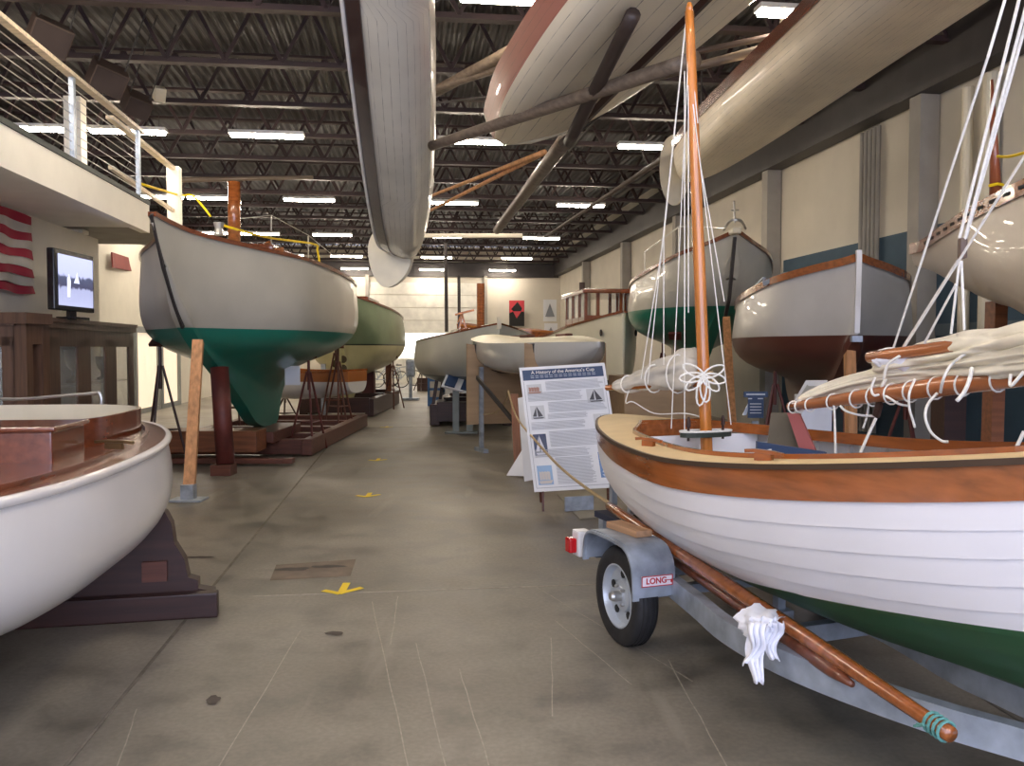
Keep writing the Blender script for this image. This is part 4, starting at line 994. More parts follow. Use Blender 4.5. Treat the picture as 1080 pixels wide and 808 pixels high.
def brd(nm, label, cx, cy, w, z1, rz, cutw, cutz, foot=0):
    t = thing(nm, label, 'cradle', (cx, cy, 0), rz)
    pts = [(-w/2, 0, foot), (w/2, 0, foot), (w/2, 0, z1)]+[(cutw*math.cos(a), 0, z1-.02-cutz*math.sin(a)) for a in [PI*k/12 for k in range(13)]]+[(-w/2, 0, z1)]
    obj('board', hullpoly(B(), pts, (0, .03, 0)), M_plywood, t)
    obj('padding', sweep(B(), [Vector((cutw*1.0*math.cos(a), .0, z1-.01-cutz*math.sin(a))) for a in [PI*k/16 for k in range(17)]], rect(.12, .05), up=(0, 1, 0)), M_black, t)
    bm = B()
    for s in (-1, 1): box(bm, (s*w*.36, .12, (foot+.9)/2), (.06, .06, foot+.9))
    for s in (-1, 1): box(bm, (s*w*.36, .12, .03), (.08, .4, .06))
    obj('leg', bm, M_galv, t); return t
u_ = (P1-P0).normalized()
c1 = P0+u_*.95; c2 = P0+u_*2.9
brd('board_cradle', 'nearer brown board cradle holding the glossy grey hull, behind the poster', c1.x, c1.y, 1.25, 1.68, ang+PI/2, .52, .40, .10)
brd('board_cradle', 'farther brown board cradle holding the cream-decked end of the hull', c2.x, c2.y, 1.45, 1.68, ang+PI/2, .60, .46, .42)
o = obj('strut', sweep(B(), [at(503, 398, 12.8), at(548, 452, 11.5)], rect(.03, .06)), M_girder); tag(rebase(o), 'thin dark diagonal strut bracing the far board cradle', 'strut')
t = timber('reddish brown timber upright beside the info poster', 'post', Vector((.08, 11.0, 0)), Vector((.03, 11.0, 1.02)), .13, .1, wood('red_timber', (.26, .12, .07), .7, 0, axis='Z'), None, 'timber_upright')
o = obj('cardboard_box', box(B(), Vector((1.95, 11.6, .62)), (1.1, .8, 1.24), Matrix.Rotation(.15, 3, 'Z'), .01), M_plywood); tag(rebase(o), 'large brown crate standing beside the poster under the cabin cruiser', 'crate')
# cabin cruiser with varnished wheelhouse
M_g6 = twotone('cruiser_white', (.66, .63, .50), (.03, .05, .045), .95, 0, .35, wear=.04)
tabE = [(0, .03, 2.33, .7, .65), (.3, .26, 2.27, .7, .55), (.9, .52, 2.18, .65, .5), (2.0, .80, 2.06, .6, .5), (3.6, .88, 1.93, .6, .5), (5.0, .84, 1.9, .65, .6), (6.2, .7, 1.92, .8, .8)]
ce, rowsE = yacht('cabin_cruiser', 'cream motor cruiser with varnished wheelhouse, sharp upright bow, by the right wall', (2.25, 17.2), math.atan2(7, -.95), tabE, M_g6, w=.06, full=(1.0, .93, .75), rail=M_mahog, decked=M_cream)
hx, hw_ = 1.2, .52; bm = B(); zr0, zr1 = 2.05, 2.78
for x in (hx, hx+.6, hx+1.3, hx+2.0):
    for s in (-1, 1): box(bm, (x, s*hw_, (zr0+zr1)/2), (.08, .07, zr1-zr0))
for y in (-.25, .25): box(bm, (hx, y, (zr0+zr1)/2), (.07, .07, zr1-zr0))
for s in (-1, 1): box(bm, (hx+1.0, s*hw_, zr0+.1), (2.1, .06, .28))
box(bm, (hx, 0, zr0+.12), (.06, 1.05, .3))
obj('wheelhouse_frame', bm, M_mahog, ce)
obj('wheelhouse_roof', box(B(), (hx+1.0, 0, zr1+.05), (2.4, 1.25, .1), bev=.03), M_mahog, ce)
bm = B()
for s in (-1, 1): box(bm, (hx+1.0, s*hw_, zr0+.48), (2.0, .01, .5))
obj('wheelhouse_glass', bm, M_glass, ce)
obj('stovepipe', tube(B(), [Vector((hx+1.8, .2, zr1)), Vector((hx+1.8, .2, zr1+.38))], .07, 10), M_cradle, ce)
bm = B()
for s in (-1, 1): lathe(bm, [(.07, 0), (.07, .02), (0, .02)], 14, Matrix.Rotation(PI/2*s, 3, 'X'), (.42, s*(-.36), 1.93))
obj('porthole', bm, M_dark, ce)
obj('rub_strip', sweep(B(), [Vector((.75, .66, 1.75)), Vector((2.2, .99, 1.72)), Vector((4.0, 1.11, 1.7))], rect(.04, .04), up=(0, 0, 1)), M_cradle, ce)
stand(1.0, 20.4, .9, 'low stand under the cream cabin cruiser', 0, M_cradle)
# display lectern
t = thing('reading_lectern', 'grey two-post lectern with tilted blue and white panel', 'lectern', (at(485, 440, 17).x, 17.0, 0), 0)
t.location = (at(487, 448, 16.2).x, 16.2, 0)
for x in (-.16, .1): obj('post', box(B(), (x+.05, 0, .42), (.12, .05, .84)), plain('lectern_grey', (.20, .23, .23), .5), t)
obj('base', box(B(), (0, 0, .02), (.62, .4, .035), bev=.01), MATS['lectern_grey'], t)
R = Matrix.Rotation(.75, 3, 'X') @ Matrix.Rotation(-.15, 3, 'Y')
obj('panel', box(B(), (-.03, -.03, .95), (.62, .42, .03), Matrix.Rotation(.35, 3, 'Y') @ R), M_paper, t); 
for dx_, m_ in ((-.15, M_navy), (.15, M_navy)): obj('panel_print', box(B(), (-.03+dx_, -.055, .965+.0-dx_*.3), (.2, .34, .03), Matrix.Rotation(.35, 3, 'Y') @ R), m_, t)
# poster board
TL, TR, BR, BL = at(547.5, 388, 8.75), at(637.5, 382.6, 8.75), at(656, 512, 8.35), at(563.6, 519, 8.35)
TR = TL+(TR-TL); BR = BL+(TR-TL)*1.0
po = thing('info_poster', 'large white history poster with sailing ship pictures leaning behind the trailer boat', 'poster', (TL+BR)*.5, 0)
ux = (TR-TL); W_ = ux.length; ux.normalize(); uy = (BL-TL); H_ = uy.length; uy.normalize(); nz = ux.cross(uy).normalized()
if nz.y > 0: nz = -nz
def PP(u, v, o=0): return TL+ux*u*W_+uy*v*H_+nz*o
def pq(nm, u0, v0, u1, v1, o, m, par): return obj(nm, hullpoly(B(), [PP(u0, v0, o), PP(u1, v0, o), PP(u1, v1, o), PP(u0, v1, o)], nz*-.004 if o else nz*-.02), m, par, True)
bd_ = pq('board', 0, 0, 1, 1, 0, M_paper, po)
pq('header', .03, .025, .97, .11, .003, M_navy, po)
o = textmesh('title', 'A History of the America\u2019s Cup', .05, M_whitepaint, Matrix.Identity(4), po, True)
Rm = Matrix((ux, -uy, nz)).transposed().to_4x4(); o.data.transform(Matrix.Translation(PP(.5, .05, .008)) @ Rm)
bm = B()
for k in range(2):
    for j in range(14): 
        u = .12+.055*j; hullpoly(bm, [PP(u, .075+k*.014, .008), PP(u+.04, .075+k*.014, .008), PP(u+.04, .08+k*.014, .008), PP(u, .08+k*.014, .008)], nz*.001)
obj('subtitle', bm, plain('pale_ink', (.35, .4, .5), .6), po, True)
pi = obj('border', merge(*[hullpoly(B(), [PP(a, b_, .004), PP(c, b_, .004), PP(c, d_, .004), PP(a, d_, .004)], nz*.001) for a, b_, c, d_ in ((.03, .12, .034, .975), (.966, .12, .97, .975), (.03, .972, .97, .975))]), M_ink, po, True)
rnd = random.Random(2)
blocks = [(.28, .13, .95, .2), (.06, .215, .70, .28), (.28, .30, .95, .375), (.06, .455, .70, .51), (.26, .395, .72, .43), (.25, .535, .95, .66), (.06, .675, .70, .73), (.28, .745, .73, .95)]
bm = B()
for a, b_, c, d_ in blocks:
    v = b_
    while v < d_:
        e = c-rnd.uniform(0, .06); hullpoly(bm, [PP(a, v, .004), PP(e, v, .004), PP(e, v+.005, .004), PP(a, v+.005, .004)], nz*.001); v += .0105
obj('text_lines', bm, plain('text_grey', (.42, .44, .48), .7), po, True)
def ship(u, v, w, h, bgm, kind):
    p_ = pq('picture', u, v, u+w, v+h, .004, bgm, po); bm = B()
    def tri(*q): hullpoly(bm, [PP(u+w*a, v+h*b_, .006) for a, b_ in q], nz*.001)
    if kind == 0:
        for k in range(4): tri((.12+.18*k, .3), (.3+.18*k, .35), (.28+.18*k, .75), (.12+.18*k, .75))
        tri((.05, .8), (.98, .78), (.85, .95), (.12, .95))
    else:
        tri((.45, .05), (.85, .8), (.5, .85)); tri((.42, .12), (.40, .82), (.12, .8)); tri((.1, .88), (.95, .88), (.8, .97), (.2, .97))
    return p_, bm
sh_g = plain('picture_sky_grey', (.52, .54, .57), .6)
for (u, v, w, h, bg, k, c) in ((.06, .145, .17, .08, sh_g, 0, (.35, .20, .16)), (.74, .21, .2, .11, sh_g, 1, (.06, .06, .07)), (.07, .32, .16, .11, sh_g, 1, (.07, .07, .08)), (.78, .415, .18, .16, sh_g, 1, (.04, .04, .05)), (.06, .55, .15, .17, plain('picture_navy', (.03, .05, .12), .4), 1, (.6, .62, .7)), (.77, .72, .2, .2, plain('picture_blue', (.10, .20, .42), .4), 1, (.6, .65, .75)), (.06, .80, .17, .15, plain('picture_sky', (.25, .40, .62), .4), 0, (.55, .52, .50))):
    p_, bm = ship(u, v, w, h, bg, k); obj('picture_ship', bm, plain('ship_%d%d' % (int(u*100), int(v*100)), c, .6), p_, True)
for u in (.1, .9): obj('easel_leg', sweep(B(), [PP(u, .55, -.03), Vector((PP(u, 1, 0).x, PP(u, 1, 0).y+.5, 0))], rect(.03, .03)), M_cradleR, po, True)
bm = B()
for u in (.1, .9): sweep(bm, [PP(u, .98, -.015), Vector((PP(u, 1, 0).x, PP(u, 1, 0).y, 0))], rect(.03, .02))
obj('easel_foot', bm, M_cradleR, po, True)
o = obj('photo_board', hullpoly(B(), [at(546, 420, 10.3), at(556, 418, 10.3), at(563, 506, 10.1), at(553, 508, 10.1)], (0, .02, 0)), M_paper); tag(rebase(o), 'small grey photo board tucked behind the poster edge', 'board')
o = obj('leaning_card', hullpoly(B(), [Vector((-.07, 10.6, .02)), Vector((.28, 10.5, .02)), Vector((.18, 10.8, .40))], (0, .02, 0)), M_paper); tag(rebase(o), 'white triangular card on the floor beside the timber upright', 'card')
o = obj('barrier_rope', tube(B(), crv([at(536, 412, 10.9), at(545, 440, 10.2), at(565, 465, 8.1), at(590, 492, 7.0), at(620, 516, 6.1), at(645, 532, 5.6)], 6), .011, 6), M_ropeTan); tag(rebase(o), 'tan barrier rope slung from the timber upright to the trailer', 'rope')
o = obj('barrier_rope', tube(B(), crv([at(503, 437, 13.5), at(520, 436, 12.8), at(532, 425, 12), at(536, 412, 10.95)], 6), .011, 6), M_ropeTan); tag(rebase(o), 'short tan rope drooping across the far board cradle', 'rope')
for lab, a, b_ in (('flat steel plate lying on the floor behind the trailer wheel', 588, 522), ):
    pass
fpl = [(lambda D, px: Vector(((px-540)/F*D, D, .004)))(EYE*F/(py-368), px) for px, py in ((588, 523), (640, 519), (660, 545), (612, 550))]
o = obj('floor_plate', hullpoly(B(), fpl, (0, 0, .008)), plain('plate', (.26, .24, .19), .6)); tag(rebase(o), 'flat pale board lying on the floor behind the trailer lamp', 'board')
o = obj('angle_bracket', box(B(), Vector((.66, 8.35, .08)), (.3, .03, .14), Matrix.Rotation(.3, 3, 'Z')), M_galv); tag(rebase(o), 'small grey angle bracket standing on the flat floor board', 'bracket')
# ================================================================== right wall boats
M_g7 = twotone('white_green3', (.52, .51, .45), (.008, .20, .13), 2.30, 0, .28, coat=.4, wear=.08)
tabF = [(0, .02, 3.37, 3.25, 3.22), (.35, .34, 3.24, 2.70, 2.68), (.9, .72, 3.12, 2.30, 2.25), (1.8, 1.02, 2.98, 1.95, 1.80), (3.0, 1.24, 2.85, 1.75, 1.1), (4.2, 1.12, 2.76, 1.8, .7), (5.1, .85, 2.73, 2.0, 1.0), (5.9, .45, 2.76, 2.4, 2.4)]
rf, rowsF = yacht('white_green_ketch', 'white yacht with bright green bottom and bow pulpit behind the thin mast', (3.42, 13.1), math.atan2(8, .25), tabF, M_g7, w=.10, rail=M_mahog, decked=M_cream, full=(1.04, 1.06, .85), railw=.07, railh=.06)
bm = B()
tube(bm, crv([at(763, 243, 13.3), at(770, 233, 13.0), at(781, 233, 13.0), at(786, 241, 13.4)], 5), .022, 8); tube(bm, [at(775, 235, 13), at(774, 212, 13)], .015, 6); tube(bm, [at(771, 222, 13), at(779, 222, 13)], .012, 6)
tube(bm, [at(765, 241, 13.1), at(716, 239, 14.5), at(680, 266, 17)], .012, 6); tube(bm, [at(716, 239, 14.5), at(716, 268, 14.5)], .012, 6); tube(bm, [at(680, 266, 17), at(680, 290, 17)], .012, 6)
obj('bow_pulpit', bm, M_steel, rf, True)
obj('anchor_gear', box(B(), at(775, 244, 13.05), (.14, .3, .1), bev=.03), M_cream, rf, True)
obj('bobstay', sweep(B(), [at(775, 250, 13.0), at(769, 315, 13.3), at(765, 333, 13.6)], rect(.05, .05)), M_girder, rf, True)
timber('tall pine prop under the white and green yacht bow', 'prop', at(775, 440, 11.8)*1-Vector((0, 0, .61)), at(766, 336, 13.4), .11, .10, M_prop, None, 'bow_prop')
M_g8 = twotone('white_redbrown', (.54, .53, .51), (.10, .028, .02), 1.74, 0, .35, coat=.2, wear=.06)
tabG = [(0, .02, 2.64, 2.45, 2.42), (.10, .16, 2.60, 1.75, 1.70), (.4, .46, 2.52, 1.60, 1.52), (1.0, .82, 2.41, 1.42, 1.3), (2.2, 1.06, 2.27, 1.28, .95), (3.6, .98, 2.2, 1.3, .75), (4.6, .78, 2.2, 1.45, .9), (5.4, .5, 2.22, 1.8, 1.7)]
tabG = [(0, .02, 2.48, 2.1, 1.75), (.12, .14, 2.45, 1.72, 1.60), (.45, .42, 2.40, 1.55, 1.42), (1.0, .73, 2.33, 1.42, 1.2), (2.2, .96, 2.22, 1.28, .95), (3.6, .92, 2.17, 1.3, .75), (4.6, .76, 2.2, 1.45, .9), (5.4, .5, 2.22, 1.8, 1.7)]
rg_, rowsG = yacht('white_redbrown_sloop', 'white boat with dark red bottom and varnished rail, bow facing out by the blue wall', (3.45, 8.55), math.atan2(5.3, 1.0), tabG, M_g8, w=.09, rail=M_varn, decked=M_cream, full=(1.04, 1.08, .86), railw=.06, railh=.08)
obj('stem_post', sweep(B(), [Vector((-.03, 0, 2.58)), Vector((-.02, 0, 2.3)), Vector((.02, 0, 1.76))], rect(.075, .05), up=(0, 1, 0)), M_whitepaint, rg_)
obj('chainplate', box(B(), (.02, 0, 1.70), (.1, .1, .06)), M_galv, rg_)
bm = B(); sweep(bm, [at(793, 306, 10.3), at(806, 293, 10), at(806, 300, 10)], rect(.04, .02)); sweep(bm, [at(812, 300, 9.8), at(835, 290, 9.6), at(852, 287, 9.4)], rect(.3, .05)); obj('deck_hatch', bm, M_galv, rg_, True)
timber('pine prop standing under the stem of the dark red bottomed boat', 'prop', Vector((at(900, 480, 8.5).x+.0, 8.5, 0)), at(896, 365, 8.75), .10, .09, M_prop, None, 'bow_prop')
M_g9 = twotone('cream_boat', (.66, .58, .47), (.09, .03, .03), 1.70, 0, .35, coat=.2, wear=.05)
tabH = [(0, .05, 2.50, 2.38, 2.37), (.35, .17, 2.49, 2.28, 2.27), (1.0, .44, 2.52, 2.05, 2.03), (1.8, .76, 2.55, 1.84, 1.8), (2.8, 1.02, 2.60, 1.55, 1.2), (4.0, 1.0, 2.7, 1.6, 1.0), (5.2, .6, 2.85, 1.9, 1.8), (6.2, .05, 3.0, 2.7, 2.6)]
rh, rowsH = yacht('cream_yacht', 'cream yacht with slotted varnished toe rail at the right edge, over blue wall', (3.77, 8.0), math.atan2(-5.9, .95), tabH, M_g9, w=.09, rail=M_varn, decked=M_deckTan, full=(1.02, 1.02, .80), railw=.05, railh=.10)
for k in range(14):
    x = .5+k*.2; y0_ = interp(rowsH, x, 1)+.021; y1_ = interp(rowsH, x+.02, 1)+.021
    obj('rail_slot', box(B(), (x, -y0_, interp(rowsH, x, 2)+.03), (.09, .014, .022), Matrix.Rotation(-math.atan2(y1_-y0_, .02), 3, 'Z')), M_dark, rh)
obj('mast_stub', tube(B(), [at(1051, 232, 6.9), at(1046, 84, 6.9)], .055, 14, scale=lambda u: 1 if u < .93 else 1-.8*(u-.93)/.07), wood('mast_redbrown', (.25, .07, .03), .3, .5, axis='Z'), rh, True, smooth=True)
tp = thing('barrier_tape', 'yellow tape knotted round the red-brown mast of the cream yacht', 'barrier tape', at(1048, 200, 6.8), 0)
obj('tape', tube(B(), crv([at(1052, 165, 6.8), at(1065, 165, 6.6), at(1085, 160, 6.3)], 5), .012, 5), M_yellow, tp, True)
obj('knot', tube(B(), [at(1043, 196, 6.82), at(1052, 194, 6.82), at(1058, 195, 6.84)], .012, 5), M_yellow, tp, True)
t = timber('red-brown timber prop under the cream yacht', 'prop', Vector((at(1047, 400, 6.9).x, 6.9, 0)), at(1051, 318, 6.9), .15, .1, M_cradleO, None, 'side_prop')
timber('square brown timber post low behind the sail', 'prop', Vector((at(1000, 400, 8).x, 8.0, 0)), Vector((at(1001, 400, 8).x, 8.0, 1.25)), .26, .2, M_cradle, None, 'short_post')
for x, y, h, lab in ((4.0, 10.3, 1.35, 'dark red stand under the near side of the dark red bottomed boat'), (3.3, 10.7, 1.45, 'dark red stand left under the dark red bottomed boat'), (2.9, 15.2, 1.85, 'dark stand under the white and green yacht near the cruiser'), (3.0, 17.0, 1.9, 'dark stand farther back under the white and green yacht'), (4.25, 9.2, 1.35, 'dark red stand right of the pine prop')):
    stand(x, y, h, lab, x, M_redpost)
# blue title sign, white lectern behind
o = obj('title_sign', merge(box(B(), at(797, 416, 8.2), (.23, .02, .055)), box(B(), at(797, 430, 8.2), (.15, .02, .20))), M_navy); 
rebase(o); tag(o, 'small navy title sign with white writing, standing behind the white boat deck', 'sign')
bm = B()
for k in range(4): box(bm, at(797, 426+k*3.2, 8.18), (.11, .004, .008))
box(bm, at(797, 416, 8.18), (.18, .004, .014)); box(bm, at(791, 420.5, 8.18), (.04, .004, .01)); box(bm, at(802, 420.5, 8.18), (.05, .004, .01))
x_ = obj('sign_writing', bm, plain('pale_writing', (.55, .6, .68), .6), None); x_.parent = o; x_.matrix_parent_inverse = Matrix.Translation(o.location).inverted()
bm = hullpoly(B(), [at(783, 438, 8.2), at(787, 438, 8.2), at(793, 424, 8.2), at(790, 424, 8.2)], (0, .02, 0)); box(bm, Vector((at(797, 430, 8.25).x, 8.27, .45)), (.06, .04, .9)); x_ = obj('sign_post', bm, M_galv, None); x_.parent = o; x_.matrix_parent_inverse = Matrix.Translation(o.location).inverted()
t = thing('display_lectern', 'white lectern with tilted framed panel behind the boom end', 'lectern', (at(855, 430, 7.2).x, 7.2, 0), 0)
obj('panel', hullpoly(B(), [at(838, 422, 7.0), at(864, 418, 7.1), at(873, 401, 7.3), at(850, 401, 7.3)], (0, .02, -.02)), M_paper, t, True)
obj('panel_glass', hullpoly(B(), [at(843, 419, 6.99), at(862, 416, 7.09), at(869, 403.5, 7.28), at(853, 403.5, 7.28)], (0, .0, .003)), plain('panel_grey', (.40, .41, .40), .4), t, True)
obj('cabinet', box(B(), at(857, 450, 7.3), (.26, .2, .55), None, .01), plain('lectern_white', (.55, .57, .62), .5), t, True); obj('base', box(B(), (at(857, 450, 7.3).x, 7.3, .33), (.2, .16, .66)), MATS['lectern_white'], t, True)
# ================================================================== wall hangings on the back wall
def hang_bk(px0, py0, px1, py1, D, m, nm, lab, cat):
    a, b = at(px0, py0, D), at(px1, py1, D)
    o = obj(nm, box(B(), (a+b)/2, (abs(b.x-a.x), .04, abs(a.z-b.z)), Matrix.Rotation(YAW, 3, 'Z')), m); return tag(rebase(o), lab, cat)
DB = 39.9
fl = hang_bk(537, 317, 553, 344, DB+.15, M_dark, 'signal_flag', 'black pennant with red diamond and triangle hung on the back wall', 'flag')
bm = B()
def fpt(u, v): q = at(537+16*u, 317+27*v, DB+.0); return q+Vector((0, -.0, 0))
for tri in (((0, 0), (1, 0), (.55, .05), (.12, .34)), ((.25, .42), (.8, .42), (.5, .7)), ((0, 0), (.12, .34), (.28, .42), (.02, .5)), ((1, 0), (.98, .45), (.78, .42), (.85, .3), (.55, .05))): 
    bm.faces.new([bm.verts.new(fpt(*q)) for q in tri])
x_ = obj('flag_diamond', bm, M_red, None); x_.parent = fl; x_.matrix_parent_inverse = Matrix.Translation(fl.location).inverted()
for (a, b_, c, d_, lab) in ((573, 316, 587, 339, 'upper poster of a yacht on the back wall'), (574, 341, 588, 360, 'lower poster of a dark yacht on the back wall')):
    pp = hang_bk(a, b_, c, d_, DB-.4, M_paper, 'wall_poster', lab, 'poster'); bm = B()
    bm.faces.new([bm.verts.new(at(px, py, DB-.55)) for px, py in ((a+7, b_+4), (c-2, d_-5), (a+2, d_-5))]); x_ = obj('picture_sail', bm, M_ink, None); x_.parent = pp; x_.matrix_parent_inverse = Matrix.Translation(pp.location).inverted()
# clutter near the garage door
for (px, py, w, h, m, nm, lab, cat) in ((461, 409, .5, 1.0, plain('stall_blue', (.06, .18, .42), .5), 'display_stand', 'tall blue display stand with pictures beyond the grey boat', 'stand'), (475, 407, .5, .5, M_paper, 'storage_box', 'white box beside the blue display stand', 'box')):
    p = at(px, py, 24); o = obj(nm, box(B(), (p.x, 24, h/2), (w, .4, h), None, .01), m); tag(rebase(o), lab, cat)
for k, (dz, c) in enumerate(((.85, (.6, .3, .2)), (.6, (.6, .6, .55)), (.35, (.5, .45, .4)))):
    x_ = obj('picture', box(B(), (at(461, 400, 24).x, 23.78, dz), (.36, .02, .18)), plain('pic%d' % k, c, .6), None); st_ = [o for o in bpy.data.objects if o.name == 'display_stand'][0]; x_.parent = st_; x_.matrix_parent_inverse = Matrix.Translation(st_.location).inverted()
o = obj('outboard_motor', merge(box(B(), (-3.15, 26.5, 1.0), (.28, .3, .55), bev=.08), box(B(), (-3.15, 26.5, .45), (.1, .14, .8), bev=.03), box(B(), (-3.15, 26.5, .05), (.5, .4, .06))), M_galv); tag(rebase(o), 'silver outboard motor on a stand before the small far boat', 'outboard motor')
for i, (px, D) in enumerate(((400, 36), (425, 37), (410, 35))):
    t = thing('bicycle', 'dark bicycle standing by the garage door, %s' % ('under the glow at left', 'farthest right', 'nearest of the row')[i], 'bicycle', (at(px, 400, D).x, D, 0), YAW, 'bicycles by the garage door')
    for x in (-.5, .5): obj('wheel', tube(B(), [Vector((x+.33*math.cos(a), 0, .34+.33*math.sin(a))) for a in [k*PI/10 for k in range(20)]], .02, 5, closed=True), M_black, t)
    bm = B()
    for a, b_ in (((-.5, .34), (-.15, .8)), ((-.15, .8), (.35, .85)), ((.35, .85), (.5, .34)), ((-.15, .8), (-.05, .34)), ((-.05, .34), (.36, .8)), ((-.5, .34), (-.05, .34))): tube(bm, [Vector((a[0], 0, a[1])), Vector((b_[0], 0, b_[1]))], .02, 6)
    obj('frame', bm, M_galv, t); obj('saddle', box(B(), (-.17, 0, .9), (.25, .12, .05), bev=.02), M_black, t); obj('handlebar', tube(B(), [Vector((.35, -.28, .98)), Vector((.35, .28, .98))], .015, 6), M_black, t)
# ================================================================== hanging boats
def shellpose(name, label, bow, stern, roll, tab, m, w=0, full=(1.02, 1.0, .74), extra=None, cat='boat', railm=None, railw=.05):
    """hull built about its own keel line, x from bow to stern; roll about x"""
    d = (Vector(stern)-Vector(bow)); x = d.normalized(); s = Vector((0, 0, 1)).cross(x).normalized(); u = x.cross(s)
    R = Matrix((x, s, u)).transposed() @ Matrix.Rotation(roll, 3, 'X'); e = R.to_euler()
    t = thing(name, label, cat, bow, (e.x, e.y, e.z))
    bm, rows = hull(tab, w=w, full=full, m=24); obj('hull', bm, m, t, smooth=True, sharp=1.0)
    if railm:
        bm = B()
        for sd in (1, -1): sweep(bm, sheer(rows, sd, .01, -railw*.4), rect(.03, railw), up=(0, 0, 1))
        obj('rail', bm, railm, t)
    return t, rows
def slings(lab, pts, grp='lifting straps'):
    t = thing('hanging_strap', lab, 'strap', pts[0], 0, grp)
    for a, b in zip(pts[::2], pts[1::2]): obj('cable', tube(B(), [Vector(a), Vector(b)], .012, 6), M_girder, t, True)
def planked(name, c, seams, z0=-9, low=None, rough=.45, coat=.1): return twotone(name, c, low or c, z0, 0, rough, seams=seams, coat=coat, wear=.08)
# A: narrow planked hull over the aisle
LA = 7.0
tA = [(0, .02, .30, .0, -.02), (.25, .16, .30, -.10, -.12), (.8, .30, .29, -.20, -.22), (2.0, .38, .27, -.28, -.30), (3.6, .39, .26, -.30, -.33), (5.2, .33, .28, -.28, -.30), (6.6, .2, .32, -.15, -.17), (7.0, .02, .34, -.05, -.05)]
hA, _ = shellpose('narrow_planked_hull', 'narrow pale planked hull hanging over the aisle, dark varnished side strake', at(432, 272, 11.6), at(413, -85, 6.2), math.radians(60), tA, planked('grey_planks', (.70, .67, .58), 20, .115, None, .28, .5), full=(1.0, .92, .66), railm=M_whitepaint, railw=.03)
bm = B()
rA = cr(tA, 6)
for s in (1, -1): sweep(bm, [Vector((r[0], s*(r[1]+.004), r[2]-.09)) for r in rA], rect(.014, .16), up=(0, 0, 1))
obj('varnished_strake', bm, plain('dark_strake', (.06, .035, .03), .15, coat=.8), hA)
obj('rudder_blade', hullpoly(B(), crv([at(388, 262, 11.5), at(394, 245, 11.5), at(408, 236, 11.5), at(424, 240, 11.5), at(434, 262, 11.5), at(430, 285, 11.5), at(417, 300, 11.5), at(403, 302, 11.5), at(392, 286, 11.5)], 5, True), (.03, .05, .0)), plain('rudder_cream', (.72, .66, .50), .4), hA, True)['label'] = 'rounded cream rudder blade'
slings('thin cables carrying the narrow planked hull from the roof', [at(436, 200, 11), at(436, 30, 11)+Vector((0, 0, .0)), at(382, 60, 8), at(382, -80, 8)])
# B: broad cream hull hung on its side with salmon topsides
tB = [(0, .62, .42, .0, 0), (.35, .72, .42, -.05, -.05), (1.2, .92, .40, -.10, -.10), (2.6, 1.0, .38, -.12, -.12), (4.0, .82, .40, -.10, -.10), (5.2, .35, .46, .05, .05), (5.7, .03, .50, .3, .3)]
hB, _ = shellpose('broad_dinghy_hull', 'broad cream-bottomed dinghy with salmon sides hanging upside under the roof', at(582, 143, 8.8), at(790, -75, 5.8), math.radians(20), tB, twotone('cream_salmon', (.42, .16, .11), (.80, .72, .55), .13, 0, .4, seams=14, wear=.06), full=(1.02, 1.05, .9))
obj('transom_edge', sweep(B(), [Vector((-.01, s*.6, z)) for s, z in ((1, .40), (1.04, .2), (.9, .06), (.4, .0), (-.4, .0), (-.9, .06), (-1.04, .2), (-1, .40))], rect(.03, .03), up=(1, 0, 0)), M_cream, hB)
obj('keel_strip', box(B(), (2.4, 0, -.14), (4.6, .05, .06)), M_cradle, hB)
# C: long hull along the right
tC = [(0, .04, .28, -.10, -.14), (.25, .22, .28, -.24, -.26), (.9, .36, .28, -.30, -.31), (2.4, .50, .27, -.30, -.31), (5, .55, .27, -.28, -.29), (8, .54, .28, -.27, -.28), (10.5, .34, .30, -.2, -.2), (11.5, .03, .34, .1, .1)]
hC, _ = shellpose('long_planked_hull', 'long cream planked hull hanging beneath the roof along the right side', at(722, 178, 13.2), at(1250, -230, 4.4), math.radians(8), tC, planked('cream_planks', (.80, .71, .54), 22, .17, None, .45, .1), full=(1.0, .98, .80))
rC = cr(tC, 6); bm = B()
for s in (1, -1): sweep(bm, [Vector((r[0], s*(r[1]+.006), r[2]-.05)) for r in rC], rect(.02, .12), up=(0, 0, 1))
obj('gunwale', bm, M_mahog, hC)
obj('rudder_blade', hullpoly(B(), crv([at(696, 168, 13.3), at(701, 149, 13.3), at(712, 142, 13.3), at(723, 152, 13.3), at(726, 190, 13.3), at(718, 212, 13.3), at(706, 215, 13.3), at(697, 195, 13.3)], 5, True), (.02, .05, 0)), MATS['rudder_cream'], hC, True)['label'] = 'rounded cream rudder blade'
slings('cables carrying the long planked hull from the roof joists', [at(850, 60, 9), at(850, -20, 9), at(740, 150, 12), at(740, 60, 12)])
# masts and spars stored overhead
def spar(p, q, r, m, lab, nm='stored_spar', taper=.6):
    o = obj(nm, tube(B(), [Vector(p).lerp(Vector(q), k/10) for k in range(11)], r, 10, scale=lambda u: 1-(1-taper)*u), m); 
    for f in o.data.polygons: f.use_smooth = True
    return tag(rebase(o), lab, 'spar', 'spars stored under the roof')
M_sparG = wood('grey_spar', (.16, .12, .085), .5, .1); M_sparD = plain('dark_spar', (.045, .03, .025), .5)
spar(at(735, 62, 6.3), at(455, 154, 8.6), .06, M_sparG, 'long grey-brown spar crossing under the cream dinghy hull', taper=.8)
spar(at(660, -12, 8.3), at(446, 104, 10.8), .075, M_sparG, 'thick wooden spar sloping above the cream dinghy, uppermost', taper=.9)
spar(at(560, 60, 9.5), at(448, 98, 10.6), .05, M_sparG, 'wooden spar ending just under the thick upper spar', taper=.9)
